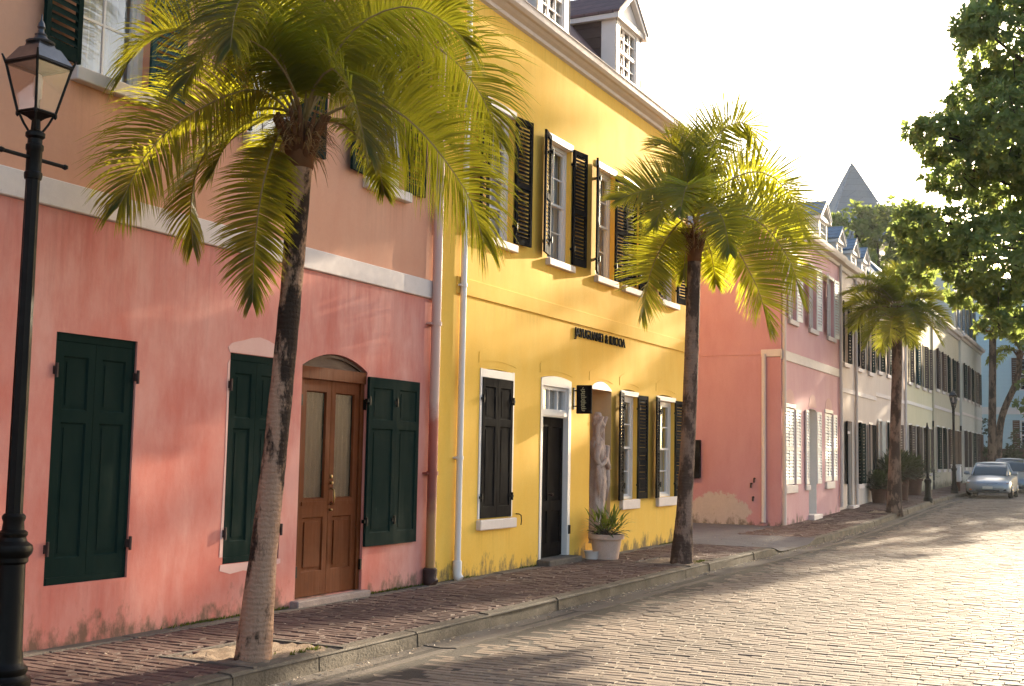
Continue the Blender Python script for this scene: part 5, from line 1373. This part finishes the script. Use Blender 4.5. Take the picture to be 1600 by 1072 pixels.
P2F = [
 ([(0.09, 0.61, 0.03), (0.22, 1.26, 0.07), (0.44, 1.67, 0.1), (0.73, 1.82, 0.13), (0.92, 1.74, 0.17), (1.01, 1.42, 0.2)], 0.66, 0.2, 1.15),
 ([(0.16, 0.5, 0.05), (0.57, 0.84, 0.1), (1.0, 1.0, 0.15), (1.36, 0.88, 0.2), (1.65, 0.53, 0.25), (1.8, 0.04, 0.3)], 0.66, 0.5, 1.1),
 ([(0.34, 0.49, 0.2), (0.78, 0.66, 0.4), (1.21, 0.68, 0.6), (1.54, 0.53, 0.8), (1.84, 0.04, 1.0)], 0.55, 0.6, 0.8),
 ([(0.25, 0.28, -0.05), (0.49, 0.24, -0.1), (0.9, 0.16, -0.15), (1.24, -0.16, -0.2), (1.5, -0.62, -0.25), (1.62, -1.11, -0.3)], 0.66, 0.8, 1.1),
 ([(0.19, 0.16, -0.04), (0.54, -0.15, -0.08), (0.8, -0.61, -0.12), (1.01, -1.08, -0.16), (1.13, -1.62, -0.2)], 0.6, 0.7, 1.05),
 ([(-0.11, 0.45, -0.08), (-0.31, 0.61, -0.16), (-0.67, 0.61, -0.24), (-1.04, 0.49, -0.32), (-1.31, 0.37, -0.4)], 0.55, 0.7, 1.0),
 ([(-0.2, 0.14, -0.07), (-0.5, -0.22, -0.15), (-0.74, -0.74, -0.22), (-0.89, -1.46, -0.3)], 0.52, 0.6, 0.9),
 ([(-0.08, 0.61, 0.13), (-0.17, 1.17, 0.25), (-0.34, 1.5, 0.37), (-0.59, 1.5, 0.5)], 0.6, 0.5, 0.8),
 ([(0.01, 0.74, 0.23), (0.04, 1.39, 0.45), (-0.04, 1.78, 0.68), (-0.22, 1.8, 0.9)], 0.5, 0.6),
 ([(0.06, 0.68, 0.23), (0.16, 1.29, 0.45), (0.35, 1.75, 0.68), (0.6, 1.95, 0.9)], 0.6, 0.4, 1.0),
 ([(-0.12, 0.31, -0.27), (-0.34, 0.45, -0.55), (-0.59, 0.28, -0.82), (-0.8, -0.18, -1.1)], 0.55, 0.8),
 ([(-0.08, 0.28, -0.4), (-0.17, 0.5, -0.8), (-0.33, 0.4, -1.2), (-0.48, -0.08, -1.6)], 0.5, 0.8),
 ([(0.0, 0.19, -0.35), (0.12, 0.27, -0.7), (0.26, -0.05, -1.05), (0.3, -0.61, -1.4)], 0.5, 0.8),
 ([(-0.1, 0.14, 0.2), (-0.33, 0.07, 0.4), (-0.52, -0.22, 0.6), (-0.57, -0.67, 0.8)], 0.5, 0.7),
 ([(-0.03, 0.03, 0.17), (-0.11, -0.31, 0.33), (-0.12, -0.71, 0.5)], 0.4, 0.6),
 ([(0.13, 0.06, 0.3), (0.34, -0.26, 0.6), (0.48, -0.75, 0.9)], 0.45, 0.6),
 ([(0.11, 0.56, 0.38), (0.47, 1.07, 0.75), (0.91, 1.41, 1.13), (1.38, 1.34, 1.5)], 0.5, 0.6),
 ([(-0.08, 0.48, 0.28), (-0.37, 1.0, 0.55), (-0.72, 1.06, 0.82), (-0.96, 0.86, 1.1)], 0.5, 0.7)]
palm('palm_tree', 'nearest palm with a leaning mottled trunk before the arched brown door', [(7.87, 6.19, -.03), (7.89, 6.14, .8), (7.92, 6.08, 1.67), (7.96, 6.01, 2.97), (7.97, 5.97, 4.06)], [.15, .11, .096, .088, .10], (7.98, 5.961, 4.303), [f for k, f in enumerate(P1F) if k not in (12, 15)], [m_leaf1], m_trunk, GPALM, 165, .0072, .015, 41, 1.0, lscale=1.15, dscale=.62)
palm('palm_tree', 'tall palm with a dark straight trunk at the end of the yellow house', [(18.55, 6.23, -.03), (18.57, 6.19, .9), (18.60, 6.12, 2.63), (18.63, 6.07, 4.91)], [.19, .125, .115, .108], (18.639, 6.053, 5.35), [f for k, f in enumerate(P2F) if k not in (13, 17)], [m_leaf2], m_trunk2, GPALM, 125, .0118, .02, 42, 1.1, spear=2.15, lscale=1.2, dscale=.2)
rng = random.Random(77); PF3 = []
for i in range(34):
    a = i * 2.39996; e = (1.15, .7, .3, -.1)[i % 4] + rng.uniform(-.15, .15); Lf = rng.uniform(1.5, 2.0)
    pts = []; p = Vector((0, 0, 0)); d = Vector((math.cos(a) * math.cos(e), math.sin(e), math.sin(a) * math.cos(e)))
    for k in range(5):
        p = p + d * Lf / 5; pts.append((p.x, p.y, p.z)); d = (d + Vector((0, -.30, 0))).normalized()
    PF3.append((pts, .5, .8))
palm('palm_tree', 'third palm with a round drooping crown before the cream house', [(37.4, 6.0, .12), (37.5, 5.98, 2.0), (37.6, 5.92, 4.2), (37.66, 5.90, 5.9)], [.24, .16, .15, .14], (37.68, 5.9, 6.25), PF3, [m_leaf3], m_trunk2, GPALM, 60, .016, .02, 43, 1.2, lscale=1.25, dscale=.5)
PF4 = [(pts, .6, .9) for pts, _, _ in PF3[::2]]
PF4 = [([(a * 1.3, b * 1.3, c * 1.3) for a, b, c in pts], L, d) for pts, L, d in PF4]
palm('palm_tree', 'hazy far palm with a reddish trunk before the pale blue house', [(77, 6.75, .6), (77, 6.7, 4), (77.1, 6.6, 9.2)], [.30, .22, .2], (77.1, 6.6, 9.7), PF4, [m_leaf3], m_trunk2, GPALM, 26, .04, .03, 44, 1.0)
palm('palm_tree', 'hazy far palm with a bent trunk leaning away from its neighbour', [(78, 6.6, .6), (78, 6.3, 4.2), (78, 5.4, 6.6), (78, 5.2, 8.0)], [.26, .2, .18, .16], (78, 5.2, 8.4), PF4, [m_leaf3], m_trunk2, GPALM, 26, .04, .03, 45, 1.0)

# ------------------------------------------------------------------ broadleaf trees
def leaf_rosettes(mb, centres, rng, n, ll, lw, nl=8, updir=.35):
    """centres: (point, (ra,rz,rd)) ellipsoids in right/up/away axes; n rosettes per unit weight"""
    tips = []
    for (c, (ra, rz, rd)) in centres:
        k = int(n * (ra * rz) ** .9)
        for i in range(k):
            while True:
                v = Vector((rng.uniform(-1, 1), rng.uniform(-1, 1), rng.uniform(-1, 1)))
                if .05 < v.length <= 1: break
            v = v.normalized() * (v.length ** .45)
            p = c + RIGHT * v.x * ra + UPV * v.y * rz + AWAY * v.z * rd
            o = (RIGHT * v.x + UPV * (v.y + updir) + AWAY * v.z).normalized()
            tips.append((p, o))
    for (p, o) in tips:
        o = (o + Vector((rng.gauss(0, .35), rng.gauss(0, .35), rng.gauss(0, .35)))).normalized()
        a = o.cross(Vector((.3, .2, 1)));
        if a.length < .1: a = o.cross(Vector((1, 0, 0)))
        a.normalize(); b = o.cross(a); ph = rng.uniform(0, 6.28)
        m = nl + rng.randint(-2, 2)
        for j in range(m):
            t = ph + 2.4 * j; up = .15 + .75 * (j / m)
            d = ((a * math.cos(t) + b * math.sin(t)) * (1.1 - up * .8) + o * up).normalized()
            d = (d + Vector((0, 0, rng.uniform(-.35, .1)))).normalized()
            L = ll * rng.uniform(.65, 1.15); W = lw * rng.uniform(.75, 1.15)
            s = d.cross(o)
            if s.length < .05: s = a.copy()
            s.normalize(); nn = s.cross(d)
            q0 = p + o * rng.uniform(-.04, .04) * ll / .18
            mid = q0 + d * L * .62 - nn * L * .03; tip = q0 + d * L - nn * L * .10 + Vector((0, 0, -.03 * L))
            k = len(mb.v)
            mb.v += [tuple(q0), tuple(mid + s * W + nn * W * .25), tuple(tip), tuple(mid - s * W + nn * W * .25), tuple(q0 + d * L * .55 - nn * L * .02)]
            mb.f += [(k, k + 1, k + 2, k + 4), (k, k + 4, k + 2, k + 3)]; mb.m += [0, 0]
    return tips
def tree(name, label, base, centres, trunk_r, fork, mleaf, seed, n, ll, lw, nl=8, group=None, ntwig=220, limb_r=None):
    rng = random.Random(seed); o_ = thing(name, label, 'tree', base, group)
    b = Vector(base); f = Vector(fork)
    tb = MB(); tb.tube([b - Vector((0, 0, .2)), b + Vector((0, 0, .2)), b.lerp(f, .5) + Vector((.1, .1, 0)), f], [trunk_r * 1.5, trunk_r * 1.1, trunk_r, trunk_r * .85], 12)
    tb.build('trunk', m_bark, o_, smooth=True)
    lf = MB(); tips = leaf_rosettes(lf, centres, rng, n, ll, lw, nl)
    lb = MB()
    for (c, (ra, rz, rd)) in centres:
        m1 = f.lerp(c, .5) + Vector((rng.uniform(-.3, .3), rng.uniform(-.3, .3), .35)) * trunk_r * 2
        r_ = (limb_r or trunk_r * .4)
        lb.tube([f, f.lerp(m1, .5), m1, c.lerp(m1, .3), c + UPV * rz * .3], [r_, r_ * .8, r_ * .6, r_ * .4, r_ * .12], 6)
        near = [t for t in tips if (t[0] - c).length < max(ra, rz, rd) * 1.1]
        for k in range(min(len(near), max(6, int(ntwig * ra * rz / 12)))):
            p, o = rng.choice(near); q1 = c.lerp(p, .25)
            lb.tube([q1, q1.lerp(p, .6) + Vector((0, 0, -.04)), p], [r_ * .13, r_ * .08, r_ * .035], 4)
    lb.build('limbs', m_bark, o_)
    lf.build('crown', mleaf, o_)
    return o_
def at_depth(D, u, v, dd=0.0):
    s = (D + dd) / 1895.0
    return RIGHT * ((u - 800) * s) + AWAY * (D + dd) + UPV * (1.65 + (711 + .019 * (u - 800) - v) * s)
TD = 25.0; S_ = TD / 1895
BL = [(1590, 40, 78, 90, 0), (1530, 25, 30, 30, -.5), (1545, 165, 62, 62, .3), (1600, 190, 75, 75, -.6), (1478, 205, 44, 34, .0), (1440, 196, 20, 16, .1), (1500, 262, 52, 40, .2), (1590, 290, 70, 60, .6),
      (1480, 365, 66, 42, .2), (1565, 400, 80, 62, -.3), (1428, 345, 26, 30, .4), (1450, 410, 46, 34, .5), (1520, 455, 40, 26, .2), (1590, 490, 42, 34, 0), (1556, 506, 24, 16, -.3),
      (1690, 80, 90, 100, .5), (1690, 250, 90, 90, 0), (1690, 400, 90, 80, .4), (1800, 150, 110, 130, 0), (1800, 350, 110, 110, .8), (1910, 220, 120, 140, .2), (1910, 400, 100, 90, -.4), (1700, -70, 110, 80, 0), (1850, -60, 120, 100, .3), (2010, 100, 110, 140, 0), (2000, 320, 110, 120, .5), (1590, -60, 60, 60, .3)]
big = [(at_depth(TD, u, v, dd * 1.5), (ru * S_, rv * S_, max(ru, rv) * S_ * 1.15)) for u, v, ru, rv, dd in BL]
tr_base = at_depth(TD + .5, 2130, 725); tr_base.z = 0
tree('broadleaf_tree', 'large dark broadleaf tree overhanging the street from the side opposite the houses', tuple(tr_base), big, .38, tuple(at_depth(TD + .3, 2060, 430)), m_tree, 51, 330, .19, .05, 9, ntwig=260, limb_r=.11)
bgt = [(at_depth(70, u, v, dd), (ru * 70 / 1895, rv * 70 / 1895, max(ru, rv) * 70 / 1895)) for u, v, ru, rv, dd in
       [(1335, 352, 42, 34, 0), (1308, 378, 28, 44, -1), (1372, 350, 34, 30, 1), (1398, 358, 46, 50, 2), (1375, 440, 56, 40, 1), (1330, 420, 40, 40, -1), (1430, 395, 46, 55, 3), (1440, 450, 50, 50, 2), (1480, 420, 40, 40, 4), (1300, 400, 30, 40, 1)]]
bt = at_depth(71, 1375, 700); bt.z = .3
tree('broadleaf_tree', 'bushy bright green tree behind the terrace roofs below the church spire', tuple(bt), bgt, .35, tuple(at_depth(71, 1378, 470)), m_tree2, 52, 46, .46, .15, 7, ntwig=30)
far = [(at_depth(0, 0, 0) * 0 + Vector(c), (r, r * .95, r)) for c, r in (((72, -2.4, 8), 2.2), ((73, .6, 7.5), 2.8), ((72, 2.4, 9), 2.4), ((72.5, -1.6, 12.5), 2.6), ((73, 1.4, 13), 2.7), ((72, 3.2, 12.5), 2.0), ((73, -.6, 16.4), 2.4), ((72.5, 2.0, 16.2), 2.0), ((72, -3.0, 15), 1.5), ((73, 4.0, 15.0), 1.6), ((71.5, 0, 4.6), 2.0), ((72, 3.2, 5.4), 1.8), ((72.3, -1.7, 20.7), .8), ((72.5, -2.5, 21.2), .8), ((72.2, -1.4, 21.6), .7), ((72.3, -2.2, 22.6), 1.35), ((72.4, -2.0, 24.4), 1.4), ((72.2, -2.2, 26.2), 1.4))]  # added out of view, crown clumps stacked to block sun from facades and kerb strip
tree('broadleaf_tree', 'unseen tall leafy tree added beyond the parked cars to shade the facades and pavement', (72.6, -1.6, .5), far, .4, (72.6, -.6, 6), m_tree2, 53, 40, .42, .13, 7, ntwig=30)
# shrubs along the end wall
def hedge(name, label, centres, seed, n, ll, lw, base):
    rng = random.Random(seed); o_ = thing(name, label, 'shrub', base); mb = MB(); leaf_rosettes(mb, centres, rng, n, ll, lw, 7); mb.build('foliage', m_hedge, o_)
    sb = MB(); b = Vector(base)
    for c, r in centres: sb.tube([Vector((c.x, c.y, b.z - .1)), c], [.06, .03], 5)
    sb.build('stem', m_bark, o_)
hedge('garden_shrub', 'dark overgrown shrub against the garden wall below the far palms', [(Vector((80.5, 7.0, 1.7)), (1.0, 1.1, .8)), (Vector((80.6, 5.4, 2.2)), (1.0, 1.5, .8)), (Vector((80.8, 7.6, 3.4)), (.7, 1.2, .7))], 61, 46, .3, .08, (80.5, 6.4, .7))
hedge('garden_shrub', 'low dark shrub at the wall foot beside the parked cars', [(Vector((80.3, 3.6, 1.6)), (1.2, .9, .9)), (Vector((80.3, 1.6, 1.7)), (1.2, 1.0, .9))], 62, 46, .3, .08, (80.3, 2.6, .7))

# ------------------------------------------------------------------ parked cars
def plain(name, c, rough, metallic=0., spec=.5, coat=0.):
    m, nt, b = newmat(name); b.inputs['Base Color'].default_value = (*c, 1); b.inputs['Roughness'].default_value = rough
    b.inputs['Metallic'].default_value = metallic; b.inputs['Specular IOR Level'].default_value = spec; b.inputs['Coat Weight'].default_value = coat
    return m
m_silver = plain('silver_car_paint', (.22, .24, .26), .36, .5, .4, .3)
m_blueg = plain('blue_grey_car_paint', (.10, .13, .16), .34, .4, .5, .6)
m_tyre = paint('tyre_rubber', (.015, .014, .014), .8, .2, None, 0, .2, .1)
m_carglass = plain('tinted_car_glass', (.01, .035, .045), .10, 0, .35)
m_headl = paint('headlamp_lens', (.45, .42, .40), .12, .05, None, 0, .8, 0)
m_amber = paint('amber_lens', (.5, .16, .03), .2, .05, None, 0, .6, 0)
m_plate = paint('number_plate', (.55, .52, .45), .5, .05, None, 0, .3, 0)
m_chrome = paint('chrome', (.6, .6, .6), .15, .02, None, 0, .5, 0, metallic=1)
m_blacktrim = paint('black_plastic', (.02, .02, .022), .5, .1, None, 0, .3, 0)
def car(label, x, y, z, mbody, suv=0.0, group='cars parked at the end of the street'):
    o_ = thing('parked_car', label, 'car', (x, y, z), group)
    T = lambda s, w, h: (x + s, y + w, z + h)        # s = distance back from the front bumper
    up = suv * .14
    st = [(0, .60, .30, .46, .56), (.05, .74, .24, .52, .62), (.18, .82, .20, .60, .68), (.5, .86, .19, .68, .76 + up * .5), (.95, .87, .19, .76 + up * .5, .85 + up), (1.25, .875, .19, .82 + up, .92 + up), (2.0, .88, .19, .87 + up, .94 + up), (3.0, .88, .19, .90 + up, .96 + up), (3.8, .87, .2, .92 + up, 1.0 + up), (4.35, .83, .24, .90 + up, .98 + up), (4.55, .72, .32, .80, .88)]
    mb = MB(); rings = []
    for (s, w, zb, zs, zt) in st:
        half = [(w * .86, zb), (w * .97, zb + .06), (w, lerp(zb, zs, .45)), (w * .985, zs - .05), (w * .94, zs), (w * .80, lerp(zs, zt, .75)), (w * .4, zt), (0, zt + .012)]
        ring = [T(s, a, b) for a, b in half] + [T(s, -a, b) for a, b in half[-2::-1]]
        rings.append(ring)
    mb.ring_loft(rings); body = mb.build('body', mbody, o_, smooth='auto')
    # greenhouse
    rt = 1.41 + up * 1.9
    gh = [(1.18, .70, .90 + up, .60, .91 + up), (1.55, .76, .92 + up, .64, 1.19 + up * 1.3), (1.95, .78, .93 + up, .58, rt - .03), (2.5, .79, .94 + up, .58, rt), (3.05, .78, .95 + up, .57, rt - .02), (3.45 + suv * .7, .74, .96 + up, .56, 1.22 + up), (3.85 + suv * .6, .68, .99 + up, .58, 1.0 + up)]
    mb = MB(); rings = [[T(s, w0, z0), T(s, lerp(w0, w1, .5), lerp(z0, z1, .5)), T(s, w1, z1), T(s, 0, z1 + .012), T(s, -w1, z1), T(s, -lerp(w0, w1, .5), lerp(z0, z1, .5)), T(s, -w0, z0)] for s, w0, z0, w1, z1 in gh]
    mb.ring_loft(rings); mb.build('windows', m_carglass, o_, smooth='auto')
    mb = MB()
    mb.ring_loft([[T(s, w, zz), T(s, w * .6, zz + .03), T(s, 0, zz + .04), T(s, -w * .6, zz + .03), T(s, -w, zz), T(s, 0, zz - .015)] for s, w, zz in ((1.92, .56, rt - .045), (1.98, .585, rt - .01), (2.5, .60, rt + .012), (3.05, .59, rt - .004), (3.2 + suv * .6, .575, rt - .075))])
    mb.build('roof', mbody, o_, smooth='auto')
    mb = MB()
    for sd in (-1, 1):
        mb.tube([T(1.17, sd * .71, .91 + up), T(1.55, sd * .655, 1.19 + up * 1.3), T(1.95, sd * .585, rt - .02)], .035, 6)
        mb.tube([T(2.5, sd * .79, .94 + up), T(2.5, sd * .59, rt)], .035, 6); mb.tube([T(3.9 + suv * .6, sd * .67, .99 + up), T(3.4 + suv * .7, sd * .58, 1.24 + up), T(3.1 + suv * .6, sd * .575, rt - .05)], .045, 6)
    mb.build('pillars', mbody, o_, smooth='auto')
    for i, (s, sd) in enumerate(((.85, 1), (.85, -1), (3.55, 1), (3.55, -1))):
        mb = MB(); c = T(s, sd * .80, .31); n = 20
        prof = [(.0, -.09), (.20, -.09), (.29, -.085), (.315, -.05), (.315, .05), (.29, .085), (.20, .09)]
        mb.ring_loft([[(c[0] + r * math.cos(2 * math.pi * k / n), c[1] + sd * d, c[2] + r * math.sin(2 * math.pi * k / n)) for k in range(n)] for r, d in prof[1:]])
        w = mb.build('wheel', m_tyre, o_, smooth='auto')
        mb = MB(); mb.ring_loft([[(c[0] + r * math.cos(2 * math.pi * k / n), c[1] + sd * d, c[2] + r * math.sin(2 * math.pi * k / n)) for k in range(n)] for r, d in ((.195, .088), (.18, .10), (.06, .085), (.03, .10))]); mb.build('rim', m_chrome, w, smooth='auto')
    mb = MB()   # black half rings laid on the flanks imitate the shadow gaps above the wheels
    for s in (.85, 3.55):
        for sd in (-1, 1):
            c = T(s, sd * .872, .33); n = 14
            for k in range(n):
                a0, a1 = math.pi * k / n, math.pi * (k + 1) / n
                mb.face([(c[0] + .33 * math.cos(a0), c[1] + sd * .012, c[2] + .33 * math.sin(a0)), (c[0] + .33 * math.cos(a1), c[1] + sd * .012, c[2] + .33 * math.sin(a1)), (c[0] + .385 * math.cos(a1), c[1] + sd * .006, c[2] + .385 * math.sin(a1)), (c[0] + .385 * math.cos(a0), c[1] + sd * .006, c[2] + .385 * math.sin(a0))])
    mb.build('wheel_arch_shade', m_blacktrim, o_)
    for sd in (-1, 1):
        mb = MB(); mb.ring_loft([[T(.10 - .0, sd * .44, .60), T(.22, sd * .80, .655), T(.19, sd * .80, .55), T(.065, sd * .46, .52)], [T(.18, sd * .42, .65), T(.34, sd * .77, .71), T(.3, sd * .78, .54), T(.16, sd * .44, .5)]])
        hl = mb.build('headlight', m_headl, o_)
        mb = MB(); mb.lathe([(0, -.01), (.05, -.005), (.05, .005), (0, .01)], T(.135, sd * .74, .60), 8); mb.build('turn_signal', m_amber, hl)
        mb = MB(); mb.box(x + .015, x + .08, y + sd * .60 - .09, y + sd * .60 + .09, z + .30, z + .36); mb.build('fog_light', m_amber if sd > 0 else m_blacktrim, o_)
        mb = MB(); c = T(1.32, sd * .93, .98 + up); rg = []
        for (r, d) in ((.01, -.13), (.085, -.10), (.10, 0), (.085, .09), (.01, .11)): rg.append([(c[0] + r * .6 * math.cos(2 * math.pi * k / 10), c[1] + d, c[2] + r * .75 * math.sin(2 * math.pi * k / 10)) for k in range(10)])
        mb.ring_loft(rg); mb.tube([T(1.34, sd * .78, .93 + up), T(1.33, sd * .87, .96 + up)], .025, 6); mb.build('wing_mirror', mbody, o_, smooth='auto')
    mb = MB(); mb.ring_loft([[T(.03, w, zz) for w, zz in ((-.36, .58), (.36, .58), (.27, .50), (-.27, .50))], [T(.10, w, zz) for w, zz in ((-.38, .60), (.38, .60), (.29, .48), (-.29, .48))]]); gr = mb.build('grille', m_blacktrim, o_)
    mb = MB()
    mb.tube([T(.025, -.38, .59), T(.02, 0, .60), T(.025, .38, .59)], .012, 6)
    mb.lathe([(.0, -.012), (.035, -.008), (.04, 0), (.0, .01)], T(.02, 0, .545), 10); mb.build('emblem', m_chrome, gr)
    mb = MB(); mb.box(x - .018, x + .02, y - .19, y + .19, z + .36, z + .46); mb.build('number_plate', m_plate, o_, bevel=.006)
    mb = MB(); mb.box(x - .004, x + .10, y - .45, y + .45, z + .255, z + .33); mb.build('air_intake', m_blacktrim, o_, bevel=.01)
    return o_
car('silver saloon car parked facing along the kerb beside the far lamp', 52.6, 4.80, zg(53) + RZ + .02, m_silver)
car('blue grey car parked behind the silver saloon', 60.0, 4.62, zg(61) + RZ + .02, m_blueg, suv=.55)

# ------------------------------------------------------------------ evening haze
mh = bpy.data.materials.new('haze'); mh.use_nodes = True
nt = mh.node_tree; nt.nodes.remove(nt.nodes['Principled BSDF'])
pv = nt.nodes.new('ShaderNodeVolumePrincipled'); pv.inputs['Color'].default_value = (.92, .90, .88, 1); pv.inputs['Density'].default_value = .0003; pv.inputs['Anisotropy'].default_value = .35
nt.links.new(pv.outputs[0], nt.nodes['Material Output'].inputs['Volume'])
mb = MB(); mb.box(-60, 270, -160, 160, -1.6, 34); o = mb.build('haze', mh); tag(o, kind='stuff')
